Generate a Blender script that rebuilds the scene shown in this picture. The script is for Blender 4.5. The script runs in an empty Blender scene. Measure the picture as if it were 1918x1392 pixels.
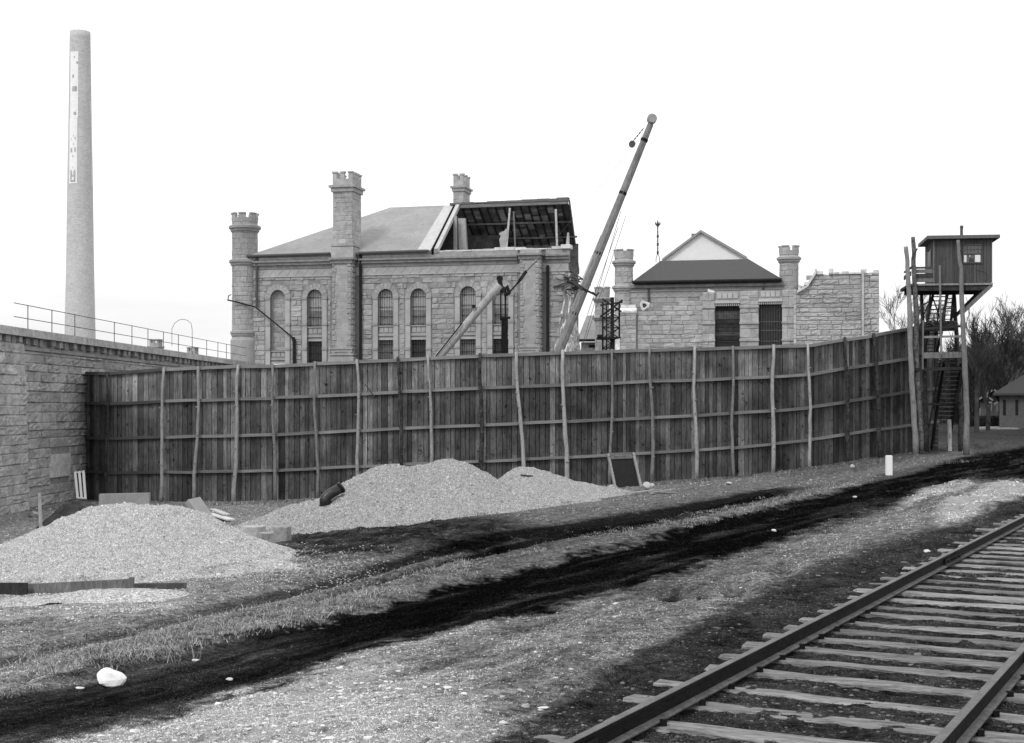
import bpy, math, random
import numpy as np
from mathutils import Vector, Matrix

# ---------------------------------------------------------------- camera, world, sun, exposure
scene = bpy.context.scene
COL = scene.collection
F, CX, HY, ZC = 2750.0, 959.0, 765.0, 1.52          # focal length (photo px), principal column, horizon row, eye height
cam_d = bpy.data.cameras.new("camera")
cam = bpy.data.objects.new("camera", cam_d); COL.objects.link(cam)
cam.location = (0, 0, ZC); cam.rotation_euler = (math.radians(90), 0, 0)
cam_d.sensor_width = 36.0; cam_d.lens = F / 1918 * 36.0
cam_d.shift_y = (HY - 696.0) / 1918.0
cam_d.clip_start = 0.1; cam_d.clip_end = 6000
scene.camera = cam

SUN_EL, SUN_AZ = math.radians(48), math.radians(215)   # high, behind the camera on its left, veiled by cloud
world = bpy.data.worlds.new("World"); scene.world = world
world.use_nodes = True
wn, wl = world.node_tree.nodes, world.node_tree.links
wn.clear()
wo = wn.new('ShaderNodeOutputWorld'); wb = wn.new('ShaderNodeBackground')
sk = wn.new('ShaderNodeTexSky'); sk.sky_type = 'NISHITA'; sk.sun_disc = False
sk.sun_elevation = SUN_EL; sk.sun_rotation = SUN_AZ
bw = wn.new('ShaderNodeRGBToBW'); wl.new(sk.outputs[0], bw.inputs[0])
tcw = wn.new('ShaderNodeTexCoord'); sep = wn.new('ShaderNodeSeparateXYZ'); wl.new(tcw.outputs['Generated'], sep.inputs[0])
mrw = wn.new('ShaderNodeMapRange'); mrw.interpolation_type = 'SMOOTHSTEP'
mrw.inputs[1].default_value = 0.0; mrw.inputs[2].default_value = 0.17
mrw.inputs[3].default_value = 6.8; mrw.inputs[4].default_value = 10.2      # thin grey cloud low down, white overcast above
wl.new(sep.outputs[2], mrw.inputs[0])
mpw = wn.new('ShaderNodeMapping'); mpw.inputs['Scale'].default_value = (3, 3, 22); wl.new(tcw.outputs['Generated'], mpw.inputs[0])
nzw = wn.new('ShaderNodeTexNoise'); nzw.inputs['Scale'].default_value = 1.6; nzw.inputs['Detail'].default_value = 6; wl.new(mpw.outputs[0], nzw.inputs['Vector'])
nmw = wn.new('ShaderNodeMapRange'); nmw.inputs[1].default_value = .3; nmw.inputs[2].default_value = .7; nmw.inputs[3].default_value = -.7; nmw.inputs[4].default_value = .7
wl.new(nzw.outputs[0], nmw.inputs[0])
ad0 = wn.new('ShaderNodeMath'); ad0.operation = 'ADD'; wl.new(mrw.outputs[0], ad0.inputs[0]); wl.new(nmw.outputs[0], ad0.inputs[1])
ml = wn.new('ShaderNodeMath'); ml.operation = 'MULTIPLY'; ml.inputs[1].default_value = 0.25; wl.new(bw.outputs[0], ml.inputs[0])
ad = wn.new('ShaderNodeMath'); ad.operation = 'ADD'; wl.new(ml.outputs[0], ad.inputs[0]); wl.new(ad0.outputs[0], ad.inputs[1])
wl.new(ad.outputs[0], wb.inputs[0]); wb.inputs[1].default_value = 0.11
wl.new(wb.outputs[0], wo.inputs[0])

sd = bpy.data.lights.new("sun", 'SUN'); sd.energy = 1.3; sd.angle = math.radians(14); sd.color = (1, 1, 1)
sun = bpy.data.objects.new("sun", sd); COL.objects.link(sun)
_d = Vector((math.sin(SUN_AZ) * math.cos(SUN_EL), math.cos(SUN_AZ) * math.cos(SUN_EL), math.sin(SUN_EL)))
sun.rotation_euler = _d.to_track_quat('Z', 'Y').to_euler()
sun.location = (-20, -20, 40)
vs = scene.view_settings
vs.view_transform = 'Standard'; vs.look = 'None'; vs.gamma = 1.0; vs.exposure = 0.0; vs.use_curve_mapping = False

# ---------------------------------------------------------------- numeric helpers
def hash2(ix, iy, seed):
    h = (ix.astype(np.int64) * 374761393 + iy.astype(np.int64) * 668265263 + seed * 1274126177) & 0x7fffffff
    h = ((h ^ (h >> 13)) * 1274126177) & 0x7fffffff
    h = h ^ (h >> 16)
    return (h & 0xffff) / 65535.0
def vnoise(x, y, seed=0):
    x = np.asarray(x, float); y = np.asarray(y, float)
    ix, iy = np.floor(x), np.floor(y); fx, fy = x - ix, y - iy
    fx = fx * fx * (3 - 2 * fx); fy = fy * fy * (3 - 2 * fy)
    a, b = hash2(ix, iy, seed), hash2(ix + 1, iy, seed)
    c, d = hash2(ix, iy + 1, seed), hash2(ix + 1, iy + 1, seed)
    return (a + (b - a) * fx) * (1 - fy) + (c + (d - c) * fx) * fy
def fbm(x, y, seed=0, oct=4, gain=.5):
    s = 0; a = 1; t = 0
    for k in range(oct):
        s = s + a * (vnoise(x * 2 ** k + 17.3 * k, y * 2 ** k - 9.1 * k, seed + k) * 2 - 1); t += a; a *= gain
    return s / t
def sstep(a, b, x):
    t = np.clip((x - a) / (b - a), 0, 1); return t * t * (3 - 2 * t)

# the ground: level along the railway, falling away to the left of it, level again far off
_S = [-60, 2.0, 3.4, 6, 8.5, 11, 13, 16, 22, 35, 45, 90]
_Z = [-.134, -.145, -.29, -.42, -.47, -.60, -.85, -1.22, -1.62, -2.28, -2.42, -2.5]
TH = math.radians(26.4); TS, TC = math.sin(TH), math.cos(TH)      # track direction
TX0 = -2.225                                                       # where its centre line crosses the camera's row
def s_of(x, y): return -(x - TX0) * TC + y * TS                   # metres left of the track centre line
def t_of(x, y): return (x - TX0) * TS + y * TC
def gz0(x, y):
    x = np.asarray(x, float); y = np.asarray(y, float)
    z = np.interp(s_of(x, y), _S, _Z)
    k = 1 - sstep(58, 84, y + .55 * np.maximum(x - 8, 0)) * sstep(2, 15, x)
    return -.18 + (z + .18) * k
def gz(x, y): return float(gz0(x, y))
def P(px, py, Y): return Vector(((px - CX) / F * Y, Y, ZC + (HY - py) / F * Y))
def PX(x, y, z): return CX + F * x / y, HY - F * (z - ZC) / y
def G(px, py):
    lo, hi = 3.0, 400.0
    for _ in range(60):
        m = (lo + hi) / 2; p = P(px, py, m)
        if p.z > gz(p.x, p.y): lo = m
        else: hi = m
    p = P(px, py, lo); p.z = gz(p.x, p.y); return p

# ---------------------------------------------------------------- objects
def tag(o, label=None, cat=None, group=None, kind=None):
    if label: o['label'] = label
    if cat: o['category'] = cat
    if group: o['group'] = group
    if kind: o['kind'] = kind
    return o
def root(name, label, cat, loc, rz=0, group=None):
    o = bpy.data.objects.new(name, None); COL.objects.link(o)
    o.location = loc; o.rotation_euler = (0, 0, rz); o.empty_display_size = .3
    return tag(o, label, cat, group)
def wmat(o):
    m = Matrix.LocRotScale(o.location, o.rotation_euler, o.scale)
    return (wmat(o.parent) @ m) if o.parent else m

class MB:
    def __init__(s): s.v = []; s.f = []; s.t = []
    def add(s, vs_, fs, tint=1.0):
        b = len(s.v); s.v += [tuple(v) for v in vs_]
        for f in fs: s.f.append(tuple(b + i for i in f)); s.t.append(tint)
    def hexa(s, c, tint=1.0):       # 8 corners: bottom 4 (ccw), top 4
        s.add(c, [(3, 2, 1, 0), (4, 5, 6, 7), (0, 1, 5, 4), (1, 2, 6, 5), (2, 3, 7, 6), (3, 0, 4, 7)], tint)
    def box(s, x0, x1, y0, y1, z0, z1, tint=1.0, T=None):
        c = [(x0, y0, z0), (x1, y0, z0), (x1, y1, z0), (x0, y1, z0), (x0, y0, z1), (x1, y0, z1), (x1, y1, z1), (x0, y1, z1)]
        if T: c = [T(*q) for q in c]
        s.hexa(c, tint)
    def beam(s, a, b, w, h, tint=1.0, up=(0, 0, 1)):
        a, b = Vector(a), Vector(b); d = (b - a).normalized(); u = Vector(up)
        if abs(d.dot(u)) > .98: u = Vector((0, 1, 0))
        r = d.cross(u).normalized(); u = r.cross(d).normalized(); r = r * (w / 2); u = u * (h / 2)
        s.hexa([a - r - u, a + r - u, b + r - u, b - r - u, a - r + u, a + r + u, b + r + u, b - r + u], tint)
    def tube(s, pts, rad, n=8, tint=1.0, caps=True, jit=0):
        pts = [Vector(p) for p in pts]
        if not hasattr(rad, '__len__'): rad = [rad] * len(pts)
        b = len(s.v); u = None
        for i, p in enumerate(pts):
            d = (pts[min(i + 1, len(pts) - 1)] - pts[max(i - 1, 0)]).normalized()
            if u is None:
                u = Vector((0, 0, 1)) if abs(d.z) < .9 else Vector((1, 0, 0))
            u = (u - d * u.dot(d)).normalized(); w = d.cross(u)
            for k in range(n):
                a = 2 * math.pi * k / n; r = rad[i] * (1 + (random.uniform(-jit, jit) if jit else 0))
                s.v.append(tuple(p + (u * math.cos(a) + w * math.sin(a)) * r))
        for i in range(len(pts) - 1):
            for k in range(n):
                k2 = (k + 1) % n
                s.f.append((b + i * n + k, b + i * n + k2, b + (i + 1) * n + k2, b + (i + 1) * n + k)); s.t.append(tint)
        if caps:
            s.f.append(tuple(b + k for k in range(n - 1, -1, -1))); s.t.append(tint)
            e = b + (len(pts) - 1) * n; s.f.append(tuple(e + k for k in range(n))); s.t.append(tint)
    def lathe(s, c, prof, n=24, tint=1.0):     # prof: list of (r, z)
        b = len(s.v)
        for r, z in prof:
            for k in range(n):
                a = 2 * math.pi * k / n; s.v.append((c[0] + r * math.cos(a), c[1] + r * math.sin(a), z))
        for i in range(len(prof) - 1):
            for k in range(n):
                k2 = (k + 1) % n
                s.f.append((b + i * n + k, b + i * n + k2, b + (i + 1) * n + k2, b + (i + 1) * n + k)); s.t.append(tint)
        e = b + (len(prof) - 1) * n; s.f.append(tuple(e + k for k in range(n))); s.t.append(tint)
    def build(s, name, mat, parent=None, local=False, smooth=False, label=None, origin=None):
        me = bpy.data.meshes.new(name)
        v = np.array(s.v, dtype=float)
        if parent is not None and not local:
            m = np.array(wmat(parent).inverted()); v = v @ m[:3, :3].T + m[:3, 3]
        o_loc = None
        if parent is None and origin is not None:
            v = v - np.array(origin); o_loc = origin
        elif parent is not None and len(v):      # a child's origin sits in the middle of its own mesh
            c = (v.min(0) + v.max(0)) / 2; v = v - c; o_loc = tuple(c)
        me.from_pydata(v.tolist(), [], s.f)
        a = me.attributes.new('tint', 'FLOAT', 'FACE'); a.data.foreach_set('value', np.array(s.t, dtype=np.float32))
        if smooth: me.polygons.foreach_set('use_smooth', [True] * len(me.polygons))
        me.materials.append(mat); me.update()
        o = bpy.data.objects.new(name, me); COL.objects.link(o)
        if parent is not None: o.parent = parent
        if o_loc is not None: o.location = o_loc
        if label: o['label'] = label
        return o

def gem_cloud(name, X, Y, Z, R, FL, TI, mat, label, seed=0):
    """many small angular stones or clods as one mesh: six template shapes, placed by array arithmetic"""
    rs = np.random.RandomState(seed); n = len(X); allv, allf, allt = [], [], []; base = 0
    for k in range(8):
        idx = np.arange(k, n, 8)
        if not len(idx): continue
        m = (5, 6, 5, 7)[k % 4]; a = np.sort(rs.uniform(0, 6.283, m) * .35 + np.arange(m) * 6.283 / m * 1.0); rr = rs.uniform(.7, 1.15, m); ex = rs.uniform(.6, 1); q = rs.uniform(.45, .75)
        lo = np.stack([rr * np.cos(a), rr * np.sin(a) * ex, np.full(m, -.45)], 1); hi = np.stack([rr * q * np.cos(a), rr * q * np.sin(a) * ex, rs.uniform(.7, 1.15, m)], 1)
        T = np.concatenate([lo, hi]); th = rs.uniform(0, 6.283, len(idx)); c, s_ = np.cos(th), np.sin(th); r = R[idx][:, None]
        vx = (T[None, :, 0] * c[:, None] - T[None, :, 1] * s_[:, None]) * r + X[idx][:, None]; vy = (T[None, :, 0] * s_[:, None] + T[None, :, 1] * c[:, None]) * r + Y[idx][:, None]
        vz = T[None, :, 2] * r * FL[idx][:, None] + Z[idx][:, None]
        allv.append(np.stack([vx, vy, vz], -1).reshape(-1, 3))
        tri = [(j, (j + 1) % m, m + (j + 1) % m) for j in range(m)] + [(j, m + (j + 1) % m, m + j) for j in range(m)] + [(m, m + j, m + j + 1) for j in range(1, m - 1)]
        tri = np.array(tri); f = (tri[None] + (base + np.arange(len(idx)) * 2 * m)[:, None, None]).reshape(-1, 3); allf.append(f); allt.append(np.repeat(TI[idx], len(tri))); base += len(idx) * 2 * m
    co = np.concatenate(allv); fa = np.concatenate(allf).astype(np.int32); t = np.concatenate(allt).astype(np.float32)
    me = bpy.data.meshes.new(name); me.vertices.add(len(co)); me.vertices.foreach_set('co', co.ravel()); me.loops.add(fa.size); me.loops.foreach_set('vertex_index', fa.ravel())
    me.polygons.add(len(fa)); me.polygons.foreach_set('loop_start', np.arange(0, fa.size, 3, dtype=np.int32)); me.polygons.foreach_set('loop_total', np.full(len(fa), 3, dtype=np.int32))
    at = me.attributes.new('tint', 'FLOAT', 'FACE'); at.data.foreach_set('value', t); me.materials.append(mat); me.update(calc_edges=True)
    o = bpy.data.objects.new(name, me); COL.objects.link(o); tag(o, label, name.replace('_', ' '), kind='stuff'); return o

# ---------------------------------------------------------------- materials (greys: the photograph is black and white)
def _n(nt, t, **k):
    n = nt.nodes.new(t)
    for a, b in k.items():
        setattr(n, a, b)
    return n
def math_(nt, op, a, b=None, clamp=False):
    n = _n(nt, 'ShaderNodeMath', operation=op); n.use_clamp = clamp
    for i, x in enumerate((a, b)):
        if x is None: continue
        if isinstance(x, (int, float)): n.inputs[i].default_value = x
        else: nt.links.new(x, n.inputs[i])
    return n.outputs[0]
def noise_(nt, vec, scale, detail=6, rough=.6, st=(1, 1, 1), lo=.3, hi=.7, a=0, b=1):
    if st != (1, 1, 1):
        m = _n(nt, 'ShaderNodeMapping'); m.inputs['Scale'].default_value = st; nt.links.new(vec, m.inputs[0]); vec = m.outputs[0]
    n = _n(nt, 'ShaderNodeTexNoise'); n.inputs['Scale'].default_value = scale
    n.inputs['Detail'].default_value = detail; n.inputs['Roughness'].default_value = rough; nt.links.new(vec, n.inputs['Vector'])
    r = _n(nt, 'ShaderNodeMapRange'); nt.links.new(n.outputs[0], r.inputs[0])
    for i, x in zip((1, 2, 3, 4), (lo, hi, a, b)): r.inputs[i].default_value = x
    return r.outputs[0]
def M(name, v, var=.25, scale=4, fine=.2, fscale=40, st=(1, 1, 1), bump=.3, bdist=.02, rough=.9, spots=0, spscale=6, metal=0, big=0, bigscale=.35, spec=.08):
    m = bpy.data.materials.new(name); m.use_nodes = True; nt = m.node_tree
    p = nt.nodes['Principled BSDF']; L = nt.links
    tc = _n(nt, 'ShaderNodeTexCoord'); oi = _n(nt, 'ShaderNodeObjectInfo')
    va = _n(nt, 'ShaderNodeVectorMath', operation='ADD'); L.new(tc.outputs['Object'], va.inputs[0])
    sc = math_(nt, 'MULTIPLY', oi.outputs['Random'], 37.0); L.new(sc, va.inputs[1]); vec = va.outputs[0]
    at = _n(nt, 'ShaderNodeAttribute', attribute_name='tint')
    x = math_(nt, 'MULTIPLY', at.outputs['Fac'], v)
    n1 = noise_(nt, vec, scale, st=st, a=1 - var, b=1 + var); x = math_(nt, 'MULTIPLY', x, n1)
    n2 = noise_(nt, vec, fscale, st=st, detail=3, a=1 - fine, b=1 + fine); x = math_(nt, 'MULTIPLY', x, n2)
    if big:
        n3 = noise_(nt, vec, bigscale, detail=4, a=1 - big, b=1 + big); x = math_(nt, 'MULTIPLY', x, n3)
    if spots:
        n4 = noise_(nt, vec, spscale, detail=4, lo=.60, hi=.72, a=1, b=1 - spots); x = math_(nt, 'MULTIPLY', x, n4)
    cc = _n(nt, 'ShaderNodeCombineColor'); [L.new(x, cc.inputs[i]) for i in range(3)]
    L.new(cc.outputs[0], p.inputs['Base Color'])
    p.inputs['Roughness'].default_value = rough; p.inputs['Metallic'].default_value = metal
    p.inputs['Specular IOR Level'].default_value = spec
    if bump:
        b = _n(nt, 'ShaderNodeBump'); b.inputs['Strength'].default_value = bump; b.inputs['Distance'].default_value = bdist
        h = math_(nt, 'ADD', n1, math_(nt, 'MULTIPLY', n2, .6)); L.new(h, b.inputs['Height']); L.new(b.outputs[0], p.inputs['Normal'])
    return m
STONE = M('limestone', .345, var=.14, scale=2.2, fine=.16, fscale=16, bump=.5, bdist=.05, big=.14, bigscale=.25)
STONE2 = M('pale limestone', .40, var=.15, scale=2.4, fine=.16, fscale=16, bump=.5, bdist=.05, big=.12, bigscale=.3)
WALLST = M('prison wall stone', .35, var=.24, scale=2.2, fine=.22, fscale=11, bump=.7, bdist=.05, big=.15, bigscale=.3, spots=.28, spscale=1.6)
MORTAR = M('mortar', .20, var=.2, scale=3)
DRESSED = M('dressed stone', .38, var=.14, scale=1.5, fine=.08, fscale=14, bump=.2, bdist=.02, big=.1)
TRIM = M('weathered moulding', .29, var=.25, scale=3, fine=.15, bump=.3)
PLASTER = M('broken white plaster', .80, var=.25, scale=1.8, fine=.2, fscale=9, bump=.8, bdist=.12)
SLATE_L = M('pale roof', .32, var=.10, scale=3, fine=.16, fscale=18, bump=.3, big=.12, bigscale=.5)
SLATE_D = M('dark slate roof', .085, var=.1, scale=5, fine=.2, fscale=22, bump=.3, st=(1, 1, 4))
BOARDD = M('underside boarding', .19, var=.35, scale=1.5, fine=.3, fscale=8, bump=.2, big=.4, bigscale=.5)
FENCEW = M('rough fence boards', .148, var=.42, scale=5, fine=.48, fscale=16, st=(6, 6, .3), bump=.6, bdist=.012, big=.5, bigscale=.7, spots=.9, spscale=4.6)
LOG = M('peeled pole', .31, var=.22, scale=4, fine=.25, fscale=14, st=(2, 2, .6), bump=.5, bdist=.02, spots=.45, spscale=4)
BARK = M('pole with bark', .050, var=.6, scale=5, fine=.5, fscale=14, bump=.9, bdist=.03, spots=.5)
RAILW = M('fence rail wood', .20, var=.25, scale=3, fine=.2, fscale=20, st=(.4, .4, 5), bump=.3)
DARKW = M('dark timber', .05, var=.4, scale=4, fine=.3, fscale=20, bump=.4)
MIDW = M('weathered timber', .17, var=.3, scale=4, fine=.3, fscale=20, st=(3, 3, .6), bump=.4)
PALEW = M('pale planed wood', .5, var=.2, scale=4, fine=.15, fscale=20, bump=.2)
CABIN = M('painted cabin boards', .088, var=.2, scale=3, fine=.2, fscale=20, st=(4, 4, .4), bump=.2)
IRON = M('dark iron', .022, var=.4, scale=6, fine=.3, rough=.7, bump=.2)
STEELP = M('grey painted pipe', .09, var=.2, scale=6, rough=.6, bump=.1)
PIPEB = M('black tarred pipe', .012, var=.4, scale=8, rough=.35, bump=.3, spec=.5)
RAILS = M('rail side darkened as shade', .010, var=.35, scale=8, fine=.3, rough=.6, bump=.3, st=(.3, .3, 1))  # shade on the rail flanks is put into this near-black colour
RAILT = M('worn rail head', .11, var=.3, scale=6, fine=.3, fscale=60, rough=.6, metal=0, bump=.1, spec=.3)
RAILF = M('rail foot lightened as lit', .12, var=.4, scale=6, fine=.3, fscale=50, bump=.2)  # paler colour carries the light falling on the foot
TIE = M('weathered sleeper', .22, var=.42, scale=3.2, fine=.34, fscale=11, st=(1.1, 7, 7), bump=.9, bdist=.02, spots=.55, spscale=2.5)
GLASSD = M('dark pane', .07, var=.3, rough=.35, bump=0, spec=.6)
BLIND = M('pane with lowered blind', .62, var=.08, rough=.5, bump=0)
MIDPANE = M('dusty pane', .34, var=.3, scale=2, rough=.4, bump=0)
STACKB = M('pale stack brick', .50, var=.10, scale=.9, fine=.22, fscale=3, st=(1, 1, 3), bump=.3, bdist=.1, big=.10, bigscale=.1)
WHITEP = M('white paint', .82, var=.05, scale=2, fine=.05, bump=.1)
GREYP = M('faded black lettering', .42, var=.2, scale=1.2, bump=0)
CONC = M('concrete', .42, var=.15, scale=4, fine=.15, bump=.3)
ROCK = M('white limestone rubble', .62, var=.2, scale=3, fine=.2, fscale=18, bump=.6, bdist=.03)
ROCKD = M('dull stone', .30, var=.3, scale=3, fine=.25, fscale=18, bump=.6, bdist=.03)
TWIG = M('bare twigs', .05, var=.4, scale=2, bump=0)
GRASSM = M('dry grass', .30, var=.4, scale=3, bump=0)
DIRTM = M('dark soil', .05, var=.5, scale=4, fine=.4, fscale=22, bump=.9, bdist=.06)
CLOD = M('clods and chips', 1.0, var=.15, scale=9, fine=.1, bump=0)
HOUSEW = M('house brick', .10, var=.1, scale=3, fine=.25, fscale=12, bump=.2)
# ================================================================ GROUND
def curve(pts):
    a = np.array(pts, float)
    def f(x):
        x = np.asarray(x, float); y = np.interp(x, a[:, 0], a[:, 1])
        sl = (a[1, 1] - a[0, 1]) / (a[1, 0] - a[0, 0]); sr = (a[-1, 1] - a[-2, 1]) / (a[-1, 0] - a[-2, 0])
        y = np.where(x < a[0, 0], a[0, 1] + (x - a[0, 0]) * sl, y); return np.where(x > a[-1, 0], a[-1, 1] + (x - a[-1, 0]) * sr, y)
    return f
road_top = curve([(0, 1322), (150, 1278), (300, 1240), (560, 1178), (800, 1107), (1000, 1060), (1200, 1017), (1400, 965), (1500, 938), (1620, 904), (1700, 882), (1800, 852), (1918, 832)])
road_bot = curve([(100, 1400), (300, 1338), (560, 1268), (700, 1222), (900, 1182), (1100, 1130), (1300, 1062), (1500, 1000), (1650, 954), (1760, 912), (1850, 902), (1918, 902)])
bal_top = curve([(860, 1440), (960, 1372), (1100, 1285), (1200, 1225), (1300, 1172), (1400, 1122), (1520, 1066), (1640, 1024), (1750, 990), (1918, 935)])
rut1 = curve([(0, 1236), (213, 1187), (400, 1137), (633, 1082), (810, 1032), (960, 997), (1193, 966), (1400, 930), (1500, 912)])
rut2 = curve([(0, 1292), (300, 1205), (560, 1133), (760, 1077), (893, 1037), (1027, 1007), (1193, 985), (1400, 942), (1500, 920)])
def band(d, w, soft): return 1 - sstep(w, w + soft, np.abs(d))

def ground_attr(X, Y):
    Z = gz0(X, Y); Ys = np.maximum(Y, 2.0)
    px = CX + F * X / Ys; py = HY - F * (Z - ZC) / Ys
    k = 20.0 / Ys                                  # how many photo px a given ground size takes up here, relative to 20 m
    t, s = t_of(X, Y), s_of(X, Y)
    n1 = fbm(X * .9, Y * .55, 3); n2 = fbm(X * 4, Y * 2.4, 11); sj, tj = s_of(X, Y), t_of(X, Y); ne = fbm(sj * 1.6, tj * .35, 41, 5, .7); nb = fbm(X * .25, Y * .2, 21, 3); st = fbm(s * 5, t * .5, 31)
    pyj = py + (ne * 15 + n2 * 7 + 7 * fbm(X * 11, Y * 11, 47, 3, .6)) * np.clip(k, .25, 2.2)
    a = .36 - .20 * sstep(300, 1000, px) + .05 * n1 + .04 * n2 + .04 * nb + .04 * st      # bare trodden earth
    peb = np.full_like(a, .12)
    # trodden paler earth below the fence and round the heaps
    m = sstep(880, 905, pyj) * (1 - sstep(965, 985, pyj)) * sstep(930, 1010, px) * (1 - sstep(1450, 1560, px))
    a = a + m * .09; peb = peb + m * .3
    # spill of gravel at the foot of the near heap
    d = pyj - (1125 + .03 * (px - 150)); m = band(d, 9, 12) * (1 - sstep(290, 390, px)); m2 = band(pyj - 1152 + .02 * px, 5, 7) * (1 - sstep(230, 330, px))
    m = np.maximum(m, m2); a = a + m * .25; peb = peb + m * .7
    # churned dark earth between the heaps
    m = band(pyj - (1004 + (px - 700) * -.012), 22, 16) * sstep(440, 540, px) * (1 - sstep(900, 1010, px)); a = a * (1 - m * .72) * (1 + m * .8 * np.clip(n2 * 2, -.5, 1))
    # cart ruts
    fade = 1 - sstep(1420, 1560, px)
    w = np.interp(px, [0, 600, 1200], [9, 6, 8])
    m = band(pyj * .2 + py * .8 - rut1(px), w, 6) * fade; a = a * (1 - m * (.62 + .28 * sstep(300, 1000, px)))
    m = band(pyj * .2 + py * .8 - rut2(px), w, 6) * fade; a = a * (1 - m * (.55 + .36 * sstep(300, 1000, px)))
    # dry grass verge between the ruts and the cinder road
    dt = road_top(px) - pyj
    g = sstep(-4, 6, dt) * (1 - sstep(20, 46, dt * np.interp(px, [0, 900, 1500], [.55, 1, 1.7]))) * (1 - sstep(1560, 1680, px))
    a = a + g * (.09 + .06 * n2)
    # cinder road
    g2 = sstep(0, 10, dt) * (1 - sstep(10, 60, dt)); a = a * (1 - .5 * g2 * sstep(-.2, .5, n2 + .3 * st))
    r = sstep(-6, 5, pyj - road_top(px)) * (1 - sstep(-13, 10, pyj - road_bot(px)))
    dark = np.interp(px, [-400, 0, 300, 620, 900, 1700, 1918], [.085, .080, .055, .018, .006, .006, .010])
    dark = dark * np.clip(np.exp(2.4 * st + 1.2 * ne + .8 * n2), .3, 4.5) + .03 * sstep(.2, .6, st + .4 * n1) * (1 - .6 * sstep(900, 1400, px)) * sstep(-40, 60, pyj - road_top(px))
    mid = band(pyj - curve([(0, 1372), (300, 1292), (560, 1226), (900, 1146), (1100, 1092), (1300, 1022), (1500, 972), (1700, 922)])(px), 4, 9); dark = dark + .022 * mid * sstep(-.3, .5, st + ne)
    a = a * (1 - r) + dark * r; peb = peb * (1 - r) + .02 * r
    # crushed stone strip
    c = sstep(-8, 16, pyj - road_bot(px)) * (1 - sstep(-16, 10, pyj - bal_top(px)))
    lightc = .245 + .05 * n1 + .08 * n2 + .09 * st + .05 * ne
    lightc = lightc + .60 * (1 - sstep(600, 1080, px)) * sstep(1205, 1330, pyj + 40 * nb) * sstep(-.6, .05, n1 + .5 * nb)
    lightc = lightc + .10 * sstep(-.1, .4, n1 + st * .5) * (1 - sstep(1100, 1250, px))
    edge = 1 - sstep(10, 44, np.abs(bal_top(px) - pyj - 22)); lightc = lightc + .08 * edge * sstep(1050, 1300, px)
    fa = band(pyj - curve([(1640, 958), (1720, 925), (1800, 903), (1840, 900)])(px), 9, 9) * sstep(1640, 1720, px) * (1 - sstep(1810, 1840, px)); fb = band(pyj - curve([(1780, 968), (1850, 938), (1918, 916)])(px), 17, 10) * sstep(1740, 1800, px); lightc = lightc + .75 * np.maximum(fa, fb) * (1 - .4 * sstep(0, .5, n2))
    a = a * (1 - c) + lightc * c; peb = peb * (1 - c) + (.28 + .35 * sstep(.35, .5, lightc)) * c
    # pits in the stone strip
    for (qx, qy, w_, h_) in ((1255, 1113, 24, 9), (1312, 1120, 14, 6), (1374, 1103, 22, 8), (1468, 1063, 16, 5), (1165, 1268, 18, 7), (1440, 1070, 12, 4), (965, 1384, 14, 6)):
        e = np.exp(-(((px - qx) / w_) ** 2 + ((pyj - qy) / h_) ** 2) ** 1.5); a = a * (1 - .85 * e)
    # ballast
    b = sstep(-16, 18, pyj - bal_top(px)) * (1 - sstep(-3.0, -2.0, -s) * 0)
    balc = .066 + .05 * n2 + .02 * n1 + .03 * fbm(X * 11, Y * 11, 93, 3, .6)
    right = sstep(.35, 1.0, -s - .6 + .3 * n1)     # paler fine stone beyond the right rail
    balc = balc * (1 - right) + (.27 + .08 * n2 + .05 * n1) * right
    b = np.maximum(b, (s < 1.0).astype(float))
    a = a * (1 - b) + balc * b; peb = peb * (1 - b) + (.50 + .40 * right) * b
    # far green beyond the crossing, footpath by the houses
    f = sstep(66, 84, Y) * sstep(14, 22, X); gr = .075 + .03 * fbm(X * .4, Y * .15, 5)
    path = band(py - 801, 2.2, 1.5) * sstep(1822, 1835, px) * (1 - sstep(1900, 1915, px))
    gr = gr * (1 - path) + .42 * path
    bk = band(py - 838, 4, 6); gr = gr * (1 - .75 * bk)
    a = a * (1 - f) + gr * f; peb = peb * (1 - f) + .05 * f
    # pale worn lip along the foot of fence and tower
    lip = band(py - curve([(1300, 915), (1500, 905), (1600, 888), (1700, 866), (1822, 843)])(px), 3, 5) * sstep(1250, 1350, px) * (1 - sstep(1815, 1835, px)) * (Y < 70)
    a = a * (1 - lip) + .24 * lip
    return np.clip(a, .006, .8), np.clip(peb, 0, 1), n1, n2, st, px, py, pyj

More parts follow.
